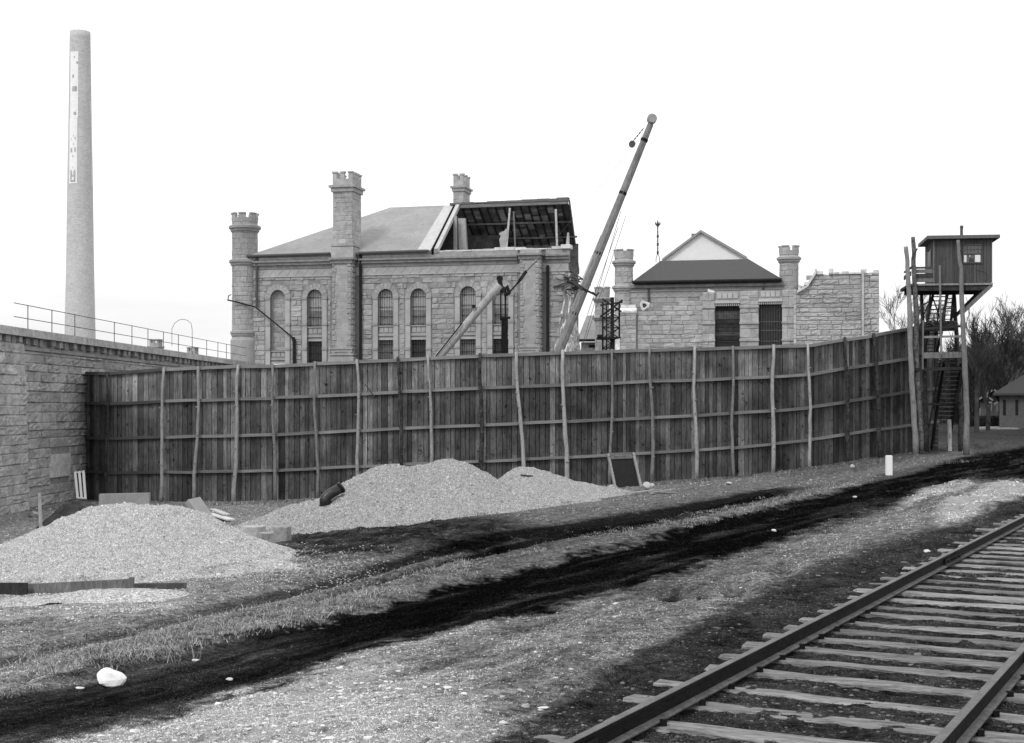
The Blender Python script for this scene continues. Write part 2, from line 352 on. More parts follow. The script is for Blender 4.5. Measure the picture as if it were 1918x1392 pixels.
def ground_height(X, Y):
    Z = gz0(X, Y)
    a, peb, n1, n2, st, px, py, pyj = ground_attr(X, Y)
    s = s_of(X, Y)
    near = sstep(1.5, 4, s)
    Z = Z + near * (.035 * n1 + .018 * n2)
    Z = Z - .05 * near * (band(py - rut1(px), 8, 9) + band(py - rut2(px), 8, 9)) * (Y < 75)
    g = band(road_top(px) - py - 18, 12, 14) * (px < 1600) * (px > -300); Z = Z + .06 * g * near
    for (qx, qy) in ((1255, 1113), (1374, 1103), (1468, 1063), (1165, 1268)):
        e = np.exp(-(((px - qx) / 26) ** 2 + ((py - qy) / 10) ** 2)); Z = Z - .10 * e
    for (qx, qy) in ((1300, 1098), (1420, 1085), (1230, 1100)):
        e = np.exp(-(((px - qx) / 30) ** 2 + ((py - qy) / 10) ** 2)); Z = Z + .05 * e
    # churned earth
    m = band(py - 1004, 22, 16) * sstep(440, 540, px) * (1 - sstep(900, 1010, px)); Z = Z + m * .10 * fbm(X * 2.6, Y * 2.6, 55)
    c = sstep(-8, 16, py - road_bot(px)) * (1 - sstep(-16, 10, py - bal_top(px))); Z = Z + c * (.030 * fbm(s * 2.2, t_of(X, Y) * .8, 57, 4, .6) + .014 * fbm(X * 9, Y * 9, 58, 3, .6))
    v = sstep(0, 12, road_top(px) - py) * (1 - sstep(40, 70, road_top(px) - py)) * (Y < 75); Z = Z + v * .03 * fbm(X * 5, Y * 5, 59, 3, .6)
    # stones thrown up at the far right
    m = sstep(1690, 1760, px) * band(py - 930, 20, 25); Z = Z + m * .14 * np.clip(fbm(X * 1.1, Y * 1.1, 71) + .3, 0, 1)
    bal = (1 - near); Z = Z + bal * (.018 * n2 + .012 * fbm(X * 14, Y * 14, 91, 2))
    return Z, a, peb

def build_ground():
    tan = np.concatenate([np.linspace(-.40, .40, 820)])
    ang = np.arctan(tan)
    left = np.linspace(-math.pi, ang[0], 46)[:-1]; right = np.linspace(ang[-1], math.pi, 46)[1:]
    ang = np.concatenate([left, ang, right])
    r1 = 1 / np.linspace(1 / 5.2, 1 / 80., 520)
    rr = np.concatenate([[.05, 1.2, 2.4, 3.6, 4.5], r1, [86, 93, 100, 108, 116, 125, 135, 145, 160, 180, 210, 260, 340, 450, 620]])
    A, R = np.meshgrid(ang, rr)
    X = R * np.sin(A); Y = R * np.cos(A)
    Z, a, peb = ground_height(X, Y)
    back = Y < 2.5
    Z = np.where(back, gz0(X, Y), Z)
    nr, nc = X.shape
    co = np.stack([X, Y, Z], -1).reshape(-1, 3)
    i = np.arange(nr * nc).reshape(nr, nc)
    q = np.stack([i[:-1, :-1], i[:-1, 1:], i[1:, 1:], i[1:, :-1]], -1).reshape(-1, 4)
    me = bpy.data.meshes.new('ground')
    me.vertices.add(len(co)); me.vertices.foreach_set('co', co.ravel())
    me.loops.add(q.size); me.loops.foreach_set('vertex_index', q[:, ::-1].ravel().astype(np.int32))
    me.polygons.add(len(q)); me.polygons.foreach_set('loop_start', np.arange(0, q.size, 4, dtype=np.int32))
    me.polygons.foreach_set('loop_total', np.full(len(q), 4, dtype=np.int32))
    me.polygons.foreach_set('use_smooth', np.ones(len(q), dtype=bool))
    for nm, arr in (('alb', np.where(back, .12, a)), ('peb', np.where(back, .3, peb))):
        at = me.attributes.new(nm, 'FLOAT', 'POINT'); at.data.foreach_set('value', arr.ravel().astype(np.float32))
    me.update(calc_edges=True); me.validate()
    m = bpy.data.materials.new('earth, cinders and crushed stone'); m.use_nodes = True; nt = m.node_tree; L = nt.links
    p = nt.nodes['Principled BSDF']; tc = _n(nt, 'ShaderNodeTexCoord'); vec = tc.outputs['Object']
    alb = _n(nt, 'ShaderNodeAttribute', attribute_name='alb').outputs['Fac']; pb = _n(nt, 'ShaderNodeAttribute', attribute_name='peb').outputs['Fac']
    n1 = noise_(nt, vec, 7, detail=8, rough=.75, lo=.36, hi=.64, a=.5, b=1.5); n2 = noise_(nt, vec, 45, detail=4, rough=.7, lo=.35, hi=.65, a=.6, b=1.4)
    x = math_(nt, 'MULTIPLY', math_(nt, 'MULTIPLY', alb, n1), n2)
    def dot(v3):
        d = _n(nt, 'ShaderNodeVectorMath', operation='DOT_PRODUCT'); L.new(vec, d.inputs[0]); d.inputs[1].default_value = v3; return d.outputs['Value']
    cx = _n(nt, 'ShaderNodeCombineXYZ'); L.new(dot((TS * .4, TC * .4, 0)), cx.inputs[0]); L.new(dot((-TC, TS, 0)), cx.inputs[1])
    n3 = noise_(nt, cx.outputs[0], 5.5, detail=7, rough=.7, lo=.36, hi=.64, a=.65, b=1.35); x = math_(nt, 'MULTIPLY', x, n3)
    n5 = noise_(nt, vec, 19, detail=6, rough=.75, lo=.38, hi=.62, a=.5, b=1.5); x = math_(nt, 'MULTIPLY', x, n5); n6 = noise_(nt, vec, 140, detail=2, a=.7, b=1.3); x = math_(nt, 'MULTIPLY', x, n6)
    n1 = math_(nt, 'ADD', n1, math_(nt, 'MULTIPLY', n5, .8))
    heights = math_(nt, 'ADD', math_(nt, 'ADD', n1, math_(nt, 'MULTIPLY', n2, .5)), n3)
    wn_ = _n(nt, 'ShaderNodeTexNoise'); wn_.inputs['Scale'].default_value = 14; L.new(vec, wn_.inputs['Vector']); wsc = _n(nt, 'ShaderNodeVectorMath', operation='SCALE'); L.new(wn_.outputs['Color'], wsc.inputs[0]); wsc.inputs['Scale'].default_value = .09
    wad = _n(nt, 'ShaderNodeVectorMath', operation='ADD'); L.new(vec, wad.inputs[0]); L.new(wsc.outputs[0], wad.inputs[1]); wvec = wad.outputs[0]
    for sc, thr in ((17, .06), (40, .1), (95, .15)):      # chips of stone at three sizes
        v = _n(nt, 'ShaderNodeTexVoronoi'); v.inputs['Scale'].default_value = sc; v.inputs['Randomness'].default_value = 1
        L.new(wvec, v.inputs['Vector'])
        sr = _n(nt, 'ShaderNodeSeparateColor'); L.new(v.outputs['Color'], sr.inputs[0])
        on = math_(nt, 'LESS_THAN', math_(nt, 'ADD', sr.outputs[0], thr), math_(nt, 'MULTIPLY', pb, .9))
        shape = math_(nt, 'LESS_THAN', v.outputs['Distance'], math_(nt, 'ADD', math_(nt, 'MULTIPLY', sr.outputs[1], .35), .12))
        on = math_(nt, 'MULTIPLY', on, shape)
        br = math_(nt, 'ADD', math_(nt, 'MULTIPLY', sr.outputs[2], .8), .6)
        stone = math_(nt, 'MULTIPLY', math_(nt, 'ADD', alb, .015), br)
        mix = _n(nt, 'ShaderNodeMix'); mix.data_type = 'FLOAT'; L.new(on, mix.inputs[0]); L.new(x, mix.inputs[2]); L.new(stone, mix.inputs[3]); x = mix.outputs[0]
        hh = math_(nt, 'MULTIPLY', on, math_(nt, 'SUBTRACT', .7, v.outputs['Distance'])); heights = math_(nt, 'ADD', heights, math_(nt, 'MULTIPLY', hh, 2.2 if sc < 20 else 1.0))
    x = math_(nt, 'MINIMUM', x, .78)
    cc = _n(nt, 'ShaderNodeCombineColor'); [L.new(x, cc.inputs[k]) for k in range(3)]
    L.new(cc.outputs[0], p.inputs['Base Color']); p.inputs['Roughness'].default_value = .95; p.inputs['Specular IOR Level'].default_value = 0
    b = _n(nt, 'ShaderNodeBump'); b.inputs['Strength'].default_value = 1.0; b.inputs['Distance'].default_value = .045
    L.new(heights, b.inputs['Height']); L.new(b.outputs[0], p.inputs['Normal'])
    me.materials.append(m)
    o = bpy.data.objects.new('ground', me); COL.objects.link(o); tag(o, kind='structure')
build_ground()
def gh(x, y):
    Z, _, _ = ground_height(np.array([float(x)]), np.array([float(y)])); return float(Z[0])
def Gh(px, py):
    p = G(px, py); p.z = gh(p.x, p.y); return p

# loose stones: real chips lying on the strip, the ballast and the road
def gem(mb, c, r, flat, rnd, tint):
    a0 = rnd.uniform(0, 6.28); n = rnd.choice((5, 6, 7)); lo = []; hi = []
    ex = rnd.uniform(.6, 1.0); tl = rnd.uniform(-.25, .25)
    for k in range(n):
        a = a0 + 6.283 * k / n + rnd.uniform(-.25, .25); rr = r * rnd.uniform(.75, 1.1)
        x, y = rr * math.cos(a), rr * math.sin(a) * ex
        lo.append((c[0] + x, c[1] + y, c[2] - r * flat * .4)); hi.append((c[0] + x * .72, c[1] + y * .72, c[2] + r * flat * (1 + tl * math.cos(a)) * rnd.uniform(.8, 1.1)))
    mb.add(lo + hi, [tuple(range(n, 2 * n))] + [(k, (k + 1) % n, n + (k + 1) % n, n + k) for k in range(n)], tint)
def scatter_stones():
    rnd = random.Random(5); nr = np.random.RandomState(3)
    N = 60000
    px = nr.uniform(-60, 1980, N); u = nr.uniform(0, 1, N); py = 850 + (1400 - 850) * u ** .8
    lo = MB(); cnt = 0; pts = []
    sl = (HY - py) / F
    # intersect with the smooth ground, vectorised fixed-point iteration
    Y = np.full(N, 20.0)
    for _ in range(40):
        X = (px - CX) / F * Y; Y = .5 * Y + .5 * np.clip((gz0(X, Y) - ZC) / sl, 4, 90)
    X = (px - CX) / F * Y
    Z, a, peb = ground_height(X, Y)
    for i in range(N):
        pr = max(0, peb[i] - .08) ** 1.3 * .22
        if rnd.random() > pr or Y[i] > 62 or (a[i] < .035 and rnd.random() < .5): continue
        r = min(.05, .005 + .011 * rnd.random() ** 2.4 + (.02 * rnd.random() if rnd.random() < .03 else 0)) * (1 + Y[i] / 25)
        tint = min(1.1, (a[i] + .03) / .45 * rnd.uniform(.6, 1.5))
        gem(lo, (X[i], Y[i], Z[i]), r, rnd.uniform(.12, .4), rnd, tint); cnt += 1
    o = lo.build('loose_stones', ROCK); tag(o, kind='stuff', label='small pale chips of crushed stone strewn over the ground beside the railway', cat='loose stones')
    # clods and grit: small relief of the ground's own colour, everywhere in view
    N = 330000; px = nr.uniform(-40, 1960, N); py = 838 + (1410 - 838) * nr.uniform(0, 1, N) ** .9; sl = (HY - py) / F; Y = np.full(N, 20.0)
    for _ in range(40):
        X = (px - CX) / F * Y; Y = .5 * Y + .5 * np.clip((gz0(X, Y) - ZC) / sl, 4, 90)
    X = (px - CX) / F * Y; Z, a, peb = ground_height(X, Y)
    cl = fbm(X * 2.2, Y * 2.2, 123, 3); keep = (Y < 66) & (nr.uniform(0, 1, N) < .55 + .9 * cl)
    X, Y, Z, a = X[keep], Y[keep], Z[keep], a[keep]; n = len(X)
    R = (.7 + 1.7 * nr.uniform(0, 1, n) ** 3) / F * Y * 1.0; R = np.minimum(R, .04); ti = np.clip(a * np.exp(nr.normal(0.0, .30, n)), .004, .72)
    gem_cloud('ground_grit', X, Y, Z + R * .05, R, nr.uniform(.35, .9, n), ti, CLOD, 'grit and small clods of earth and cinder covering the trodden ground', 5)
    return cnt
scatter_stones()

def grass():
    rnd = random.Random(8); mb = MB()
    def tuft(x, y, h, n, sp, tint):
        z = gh(x, y) - .01
        for _ in range(n):
            a = rnd.uniform(0, 6.28); r = rnd.uniform(0, sp); bx, by = x + r * math.cos(a), y + r * math.sin(a)
            hh = h * rnd.uniform(.3, 1.0); ln = rnd.uniform(.4, 1.9) * hh; a2 = rnd.uniform(0, 6.28); w = .0018 + .0015 * rnd.random() + y * .00010
            ca, sa = math.cos(a2 + 1.57) * w, math.sin(a2 + 1.57) * w; t = tint * rnd.uniform(.5, 1.4)
            mx, my = bx + ln * .35 * math.cos(a2), by + ln * .35 * math.sin(a2)
            mb.add([(bx - ca, by - sa, z), (bx + ca, by + sa, z), (mx + ca * .7, my + sa * .7, z + hh * .6), (mx - ca * .7, my - sa * .7, z + hh * .6),
                    (bx + ln * math.cos(a2), by + ln * math.sin(a2), z + hh)], [(0, 1, 2, 3), (3, 2, 4)], t)
    for _ in range(5200):
        px = rnd.uniform(-40, 1620); e = float(road_top(px)); w = np.interp(px, [0, 900, 1500], [75, 38, 18])
        py = e - abs(rnd.gauss(.45, .4)) * w
        q = G(px, py)
        if fbm(np.array([q.x * .8]), np.array([q.y * .5]), 77, 3)[0] < -.15: continue
        big = rnd.random() < .06
        tuft(q.x, q.y, (.09 if big else .035) * rnd.uniform(.6, 1.3), 14 if big else 11, .09, rnd.uniform(.7, 1.2))
    for _ in range(900):
        px = rnd.uniform(0, 1500); py = rnd.uniform(985, 1230)
        if py > float(road_top(px)) - 4: continue
        q = G(px, py); tuft(q.x, q.y, rnd.uniform(.02, .05), 6, .1, .7)
    for _ in range(500):                               # grass at the foot of fence and wall
        px = rnd.uniform(10, 1830); q = P(px, 900, 57.5 - rnd.random() * 3); q.z = 0
        tuft(q.x, q.y, rnd.uniform(.08, .2), 8, .3, .55)
    for (px, py) in ((130, 1275), (270, 1205), (540, 1150), (1140, 1012), (1165, 1005), (1182, 1010), (365, 1238), (330, 1243), (600, 1135), (95, 1285)):
        q = G(px, py); tuft(q.x, q.y, .20, 7, .08, .8)
    o = mb.build('grass', GRASSM); tag(o, kind='stuff', label='dry winter grass tufts along the verge of the cinder road', cat='grass')
grass()

# ================================================================ GRAVEL HEAPS
def gravel_mat(name, v, scale=26):
    m = bpy.data.materials.new(name); m.use_nodes = True; nt = m.node_tree; L = nt.links; p = nt.nodes['Principled BSDF']
    vec = _n(nt, 'ShaderNodeTexCoord').outputs['Object']
    n1 = noise_(nt, vec, 1.1, detail=5, a=.80, b=1.16); n2 = noise_(nt, vec, 14, detail=5, a=.8, b=1.2)
    x = math_(nt, 'MULTIPLY', math_(nt, 'MULTIPLY', n1, v), n2); hs = None
    for sc, am in ((scale, .8), (scale * 2.3, .5)):
        vo = _n(nt, 'ShaderNodeTexVoronoi'); vo.inputs['Scale'].default_value = sc; L.new(vec, vo.inputs['Vector'])
        sr = _n(nt, 'ShaderNodeSeparateColor'); L.new(vo.outputs['Color'], sr.inputs[0])
        x = math_(nt, 'MULTIPLY', x, math_(nt, 'ADD', math_(nt, 'MULTIPLY', sr.outputs[0], am), 1 - am / 2))
        gap = _n(nt, 'ShaderNodeMapRange'); L.new(vo.outputs['Distance'], gap.inputs[0]); gap.inputs[1].default_value = .35; gap.inputs[2].default_value = .75; gap.inputs[3].default_value = 1; gap.inputs[4].default_value = .55
        x = math_(nt, 'MULTIPLY', x, gap.outputs[0])
        h = math_(nt, 'MULTIPLY', math_(nt, 'SUBTRACT', 1.0, vo.outputs['Distance']), am); hs = h if hs is None else math_(nt, 'ADD', hs, h)
    x = math_(nt, 'MINIMUM', x, .8)
    cc = _n(nt, 'ShaderNodeCombineColor'); [L.new(x, cc.inputs[k]) for k in range(3)]; L.new(cc.outputs[0], p.inputs['Base Color'])
    p.inputs['Roughness'].default_value = .95; p.inputs['Specular IOR Level'].default_value = .15
    b = _n(nt, 'ShaderNodeBump'); b.inputs['Strength'].default_value = .7; b.inputs['Distance'].default_value = .015; L.new(hs, b.inputs['Height']); L.new(b.outputs[0], p.inputs['Normal'])
    return m
GRAV = gravel_mat('crushed limestone', .66, 50)
GRAV2 = gravel_mat('grey gravel', .52, 34)

def heap_h(X, Y, peaks):
    H = np.full_like(X, -9.0)
    for (cx, cy, h, rl, rr, rf, rb) in peaks:
        dx = X - cx; dy = Y - cy
        rx = np.where(dx < 0, rl, rr); ry = np.where(dy < 0, rf, rb)
        d = np.sqrt((dx / rx) ** 2 + (dy / ry) ** 2)
        c = h * (1.16 - np.sqrt(d * d + .055) * 1.0 - .03)
        H = np.logaddexp(H * 9, c * 9) / 9
    return np.logaddexp(H * 14, 0) / 14 - .0495
def heap_H(X, Y, peaks, seed, rough=1.0):
    H = heap_h(X, Y, peaks)
    H = H + sstep(.05, .4, H) * rough * (.10 * fbm(X * 1.0, Y * .8, seed) - .05 * np.abs(fbm(X * 1.7, Y * .7, seed + 3)) + .03 * fbm(X * 5, Y * 5, seed + 5, 3))
    return H - (.035 + .035 * fbm(X * 3, Y * 3, seed + 9))
def heap(name, label, peaks, mat, seed, step=.05, kind_cat='gravel heap', group=None, rough=1.0):
    x0 = min(p[0] - p[3] * 1.35 for p in peaks); x1 = max(p[0] + p[4] * 1.35 for p in peaks)
    y0 = min(p[1] - p[5] * 1.35 for p in peaks); y1 = max(p[1] + p[6] * 1.35 for p in peaks)
    xs = np.arange(x0, x1, step); ys = np.arange(y0, y1, step); X, Y = np.meshgrid(xs, ys)
    H = heap_H(X, Y, peaks, seed, rough)
    H0_ = 0
    if False: H = H + sstep(.05, .4, H) * rough * (.10 * fbm(X * 1.0, Y * .8, seed) - .05 * np.abs(fbm(X * 1.7, Y * .7, seed + 3)) + .03 * fbm(X * 5, Y * 5, seed + 5, 3)) + rough * .012 * (np.random.RandomState(seed).rand(*X.shape) - .5)
    thr = 0
    Z = ground_height(X.ravel(), Y.ravel())[0].reshape(X.shape) + np.maximum(H - thr, -.08)
    keep = H > thr - .055
    i = np.arange(X.size).reshape(X.shape)
    q = np.stack([i[:-1, :-1], i[:-1, 1:], i[1:, 1:], i[1:, :-1]], -1)[keep[:-1, :-1] & keep[1:, 1:] & keep[:-1, 1:] & keep[1:, :-1]]
    used = np.unique(q); mp = -np.ones(X.size, int); mp[used] = np.arange(len(used))
    c = (peaks[0][0], peaks[0][1], gz(peaks[0][0], peaks[0][1]))
    co = (np.stack([X, Y, Z], -1).reshape(-1, 3)[used] - np.array(c))
    me = bpy.data.meshes.new(name); me.from_pydata(co.tolist(), [], mp[q].tolist())
    me.polygons.foreach_set('use_smooth', [True] * len(me.polygons))
    a = me.attributes.new('tint', 'FLOAT', 'FACE'); a.data.foreach_set('value', np.ones(len(me.polygons), dtype=np.float32))
    me.materials.append(mat); me.update()
    o = bpy.data.objects.new(name, me); COL.objects.link(o); o.location = c
    tag(o, label, kind_cat, group)
    return o
def pk(px, ytop, Y, rl, rr, rf, rb):
    p = P(px, ytop, Y); return (p.x, Y, (p.z - gz(p.x, Y)) / .90, rl, rr, rf, rb)
PILE1 = [pk(225, 936, 20.8, 2.7, 1.6, 3.2, 2.2), pk(308, 938, 20.6, 1.7, 1.72, 3.2, 1.9), pk(400, 1048, 18.7, 1.4, 1.55, 1.5, .8), pk(50, 1020, 19.6, 2.2, 1.4, 1.9, 1.8)]
PILE2 = [pk(838, 856, 37.5, 2.3, 2.3, 4.8, 2.6), pk(722, 866, 37.0, 2.5, 2.2, 4.6, 2.6), pk(782, 876, 36.9, 2.0, 2.0, 4.6, 2.4), pk(590, 934, 36.0, 2.2, 2.2, 2.8, 2.4), pk(930, 920, 36.6, 2.2, 2.6, 3.4, 2)]
PILE3 = [pk(975, 870, 43.5, 1.5, 2.6, 4.0, 2.2), pk(1050, 903, 43.0, 2.0, 2.2, 4.6, 2.0)]
heap('gravel_heap', 'large pale gravel heap in the left foreground with planks along its foot', PILE1, GRAV, 1, .035, group='gravel heaps in front of the fence')
heap('gravel_heap', 'two-humped gravel heap before the fence with a black pipe elbow on its flank', PILE2, GRAV2, 2, .045, group='gravel heaps in front of the fence')
heap('gravel_heap', 'small gravel heap between the two-humped heap and the leaning screen', PILE3, GRAV2, 3, .05, group='gravel heaps in front of the fence')
def toe_stones(peaks, seed, n, mat, label):
    rnd = random.Random(seed); nr = np.random.RandomState(seed)
    x0 = min(p[0] - p[3] * 1.4 for p in peaks); x1 = max(p[0] + p[4] * 1.4 for p in peaks); y0 = min(p[1] - p[5] * 1.4 for p in peaks); y1 = max(p[1] + p[6] * 1.2 for p in peaks)
    X = nr.uniform(x0, x1, n); Y = nr.uniform(y0, y1, n); H = heap_h(X, Y, peaks); Z = ground_height(X, Y)[0]; mb = MB()
    for i in range(n):
        h = H[i]
        if h > .12 or h < -.0494: continue
        if rnd.random() > math.exp(-max(0, (.05 - h)) * 32): continue
        gem(mb, (X[i], Y[i], Z[i] + max(0, h - .035)), rnd.uniform(.005, .012) * (1 + Y[i] / 50), rnd.uniform(.4, .8), rnd, rnd.uniform(.35, .85))
    o = mb.build('loose_gravel', mat); tag(o, label, 'loose gravel', kind='stuff')
def heap_grit(peaks, seed, n, alb, rmin, label):
    nr = np.random.RandomState(seed); x0 = min(p[0] - p[3] * 1.1 for p in peaks); x1 = max(p[0] + p[4] * 1.1 for p in peaks); y0 = min(p[1] - p[5] * 1.1 for p in peaks); y1 = max(p[1] + p[6] * .4 for p in peaks)
    X = nr.uniform(x0, x1, n); Y = nr.uniform(y0, y1, n); H = heap_H(X, Y, peaks, HEAP_SEED[seed])
    k = H > .0; X, Y, H = X[k], Y[k], H[k]; Z = ground_height(X, Y)[0] + H; m = len(X)
    big = nr.uniform(0, 1, m) < .02; R = rmin * (1 + 1.2 * nr.uniform(0, 1, m) ** 3) * np.where(big, 1.8, 1)
    gem_cloud('heap_grit', X, Y, Z, R, nr.uniform(.6, 1, m), np.clip(alb * np.exp(nr.normal(0, .22, m)), .05, .78), CLOD, label, seed)
HEAP_SEED = {71: 1, 72: 2, 73: 3}
heap_grit(PILE1, 71, 220000, .47, .0075, 'angular crushed stones on the surface of the foreground heap')
heap_grit(PILE2, 72, 190000, .37, .012, 'angular crushed stones on the surface of the two-humped heap')
heap_grit(PILE3, 73, 80000, .36, .013, 'angular crushed stones on the surface of the small heap')
toe_stones(PILE1, 61, 60000, ROCK, 'stray gravel rolled out around the toe of the foreground heap')
toe_stones(PILE2, 62, 40000, ROCKD, 'stray gravel rolled out around the toe of the two-humped heap')
heap('soil_heap', 'low dark soil heap at the foot of the stone wall, behind the foreground gravel heap', [pk(135, 931, 44, .95, .95, 1.4, 1.4)], DIRTM, 4, .06, 'soil heap')
heap('soil_heap', 'low earth bank with rubble behind the foot of the leaning screen', [pk(1170, 906, 56, .9, 1.0, .7, .8)], DIRTM, 6, .06, 'earth bank')
def hz(px, py, peaks):   # point of the heap's surface seen at a pixel
    Y = 12.0
    while Y < 60:
        p = P(px, py, Y)
        h = float(heap_h(np.array([p.x]), np.array([p.y]), peaks)[0]) + gz(p.x, p.y) - .01
        if p.z <= h: return p
        Y += .03
    return G(px, py)
# ================================================================ RAILWAY
def trk(t, s, z): return Vector((TX0 + t * TS - s * TC, t * TC + s * TS, z))
def railway():
    rnd = random.Random(12)
    r = root('railway_track', 'single railway track of dark steel rails spiked to weathered wooden sleepers', 'railway track', trk(6, 0, -.2), 0)
    prof = [(a * .72, z * .68) for a, z in [(-.035, 0), (.035, 0), (.035, -.028), (.010, -.040), (.010, -.135), (.070, -.150), (.070, -.165), (-.070, -.165), (-.070, -.150), (-.010, -.135), (-.010, -.040), (-.035, -.028)]]
    for side in (1, -1):
        mb = MB(); s0 = side * .7525; ts = [-6] + [x * 1.5 for x in range(-2, 40)] + [80, 140, 220]
        n = len(prof); b = 0
        for t in ts:
            for (a, z) in prof: mb.v.append(tuple(trk(t, s0 + a, z)))
        for i in range(len(ts) - 1):
            for k in range(2, n):
                k2 = (k + 1) % n; mb.f.append((i * n + k, (i + 1) * n + k, (i + 1) * n + k2, i * n + k2)); mb.t.append(1)
        web = mb.build('rail', RAILS, r)
        ft = MB()
        for t in ts:
            for (a, z) in ((.013, -.133), (.071, -.148), (.071, -.158), (-.013, -.133), (-.071, -.148), (-.071, -.158)): ft.v.append(tuple(trk(t, s0 + a * .72, z * .68)))
        for i in range(len(ts) - 1):
            for k in (0, 1): ft.f.append((i * 6 + k, (i + 1) * 6 + k, (i + 1) * 6 + k + 1, i * 6 + k + 1)); ft.t.append(1)
            for k in (3, 4): ft.f.append((i * 6 + k + 1, (i + 1) * 6 + k + 1, (i + 1) * 6 + k, i * 6 + k)); ft.t.append(1)
        ft.build('rail_foot', RAILF, web)
        hd = MB()
        for t in ts:
            for (a, z) in ((.0345, -.027), (.0345, -.004), (.028, .001), (-.028, .001), (-.0345, -.004), (-.0345, -.027)): hd.v.append(tuple(trk(t, s0 + a * .72, z * .68 + .001)))
        for i in range(len(ts) - 1):
            for k in range(5): hd.f.append((i * 6 + k, (i + 1) * 6 + k, (i + 1) * 6 + k + 1, i * 6 + k + 1)); hd.t.append(1 if 0 < k < 4 else .12)  # head flanks tinted near black in place of shade
        hd.build('rail_head', RAILT, web)
        # joint bars with bolts
        for tj in ((6.95 if side == 1 else 11.2), (16.9 if side == 1 else 21.2)):
            for q in (1, -1):
                jb = MB(); d0 = s0 + q * .022
                jb.beam(trk(tj - .42, d0, -.060), trk(tj + .42, d0, -.060), .020, .052, 1.6)
                jb.beam(trk(tj - .42, s0 + q * .036, -.090), trk(tj + .42, s0 + q * .036, -.090), .035, .012, 6.0)
                for k in range(4): jb.tube([trk(tj - .3 + k * .2, d0, -.060), trk(tj - .3 + k * .2, d0 + q * .035, -.060)], .014, 6, 1.4)
                jb.build('joint_bar', RAILS, web)
    # sleepers
    t = 2.2; k = 0
    while t < 50:
        L = 2.24 + rnd.uniform(-.10, .10); w = rnd.uniform(.15, .22); off = rnd.uniform(-.10, .10); sk_ = rnd.uniform(-.035, .035) + .05; zt = -.125 + rnd.uniform(-.012, .004)
        mb = MB(); N = 9; tint = rnd.uniform(.7, 1.35)
        vs_ = []
        for i in range(N + 1):
            sx = off - L / 2 + L * i / N; tt = t + sk_ * sx
            e = .02 if i in (0, N) else 0
            for (dt, dz) in ((-w / 2, -.16), (-w / 2, -.012), (-w / 2 + .015, 0), (w / 2 - .015, 0), (w / 2, -.012), (w / 2, -.16)):
                vs_.append(trk(tt + dt + rnd.uniform(-.010, .010) - (e if dt > 0 else -e) * .5, sx + rnd.uniform(-.006, .006), zt + dz + (rnd.uniform(-.007, .005) if dz > -.1 else 0)))
        fs = []
        for i in range(N):
            for j in range(5): fs.append((i * 6 + j, i * 6 + j + 1, (i + 1) * 6 + j + 1, (i + 1) * 6 + j))
        fs += [(5, 4, 3, 2, 1, 0), tuple(N * 6 + j for j in range(6))]
        mb.add(vs_, fs, tint)
        # local frame along the sleeper so that the grain runs lengthwise
        me_parent = root_child('sleeper', mb, TIE, r, trk(t, 0, -.2), math.atan2(TS, -TC) + sk_)
        if t < 24:
            for side in (1, -1):
                for q in (1, -1):
                    pl = MB()
                    c = trk(t + .04 * q + sk_ * side * .75, side * .7525 + q * .062, zt)
                    pl.box(c.x - .017, c.x + .017, c.y - .017, c.y + .017, zt - .02, zt + .032, 1)
                    if t < 13 or q > 0: pl.build('spike', RAILS, me_parent)
        t += rnd.uniform(.46, .60); k += 1
def root_child(name, mb, mat, parent, loc, rz):
    me = bpy.data.meshes.new(name); v = np.array([tuple(q) for q in mb.v]) - np.array(tuple(loc))
    c, s = math.cos(-rz), math.sin(-rz); R = np.array([[c, -s, 0], [s, c, 0], [0, 0, 1]]); v = v @ R.T
    me.from_pydata(v.tolist(), [], mb.f); a = me.attributes.new('tint', 'FLOAT', 'FACE'); a.data.foreach_set('value', np.array(mb.t, dtype=np.float32))
    me.materials.append(mat); me.update(); o = bpy.data.objects.new(name, me); COL.objects.link(o); o.parent = parent
    o.location = Vector(loc) - parent.location; o.rotation_euler = (0, 0, rz); return o
railway()

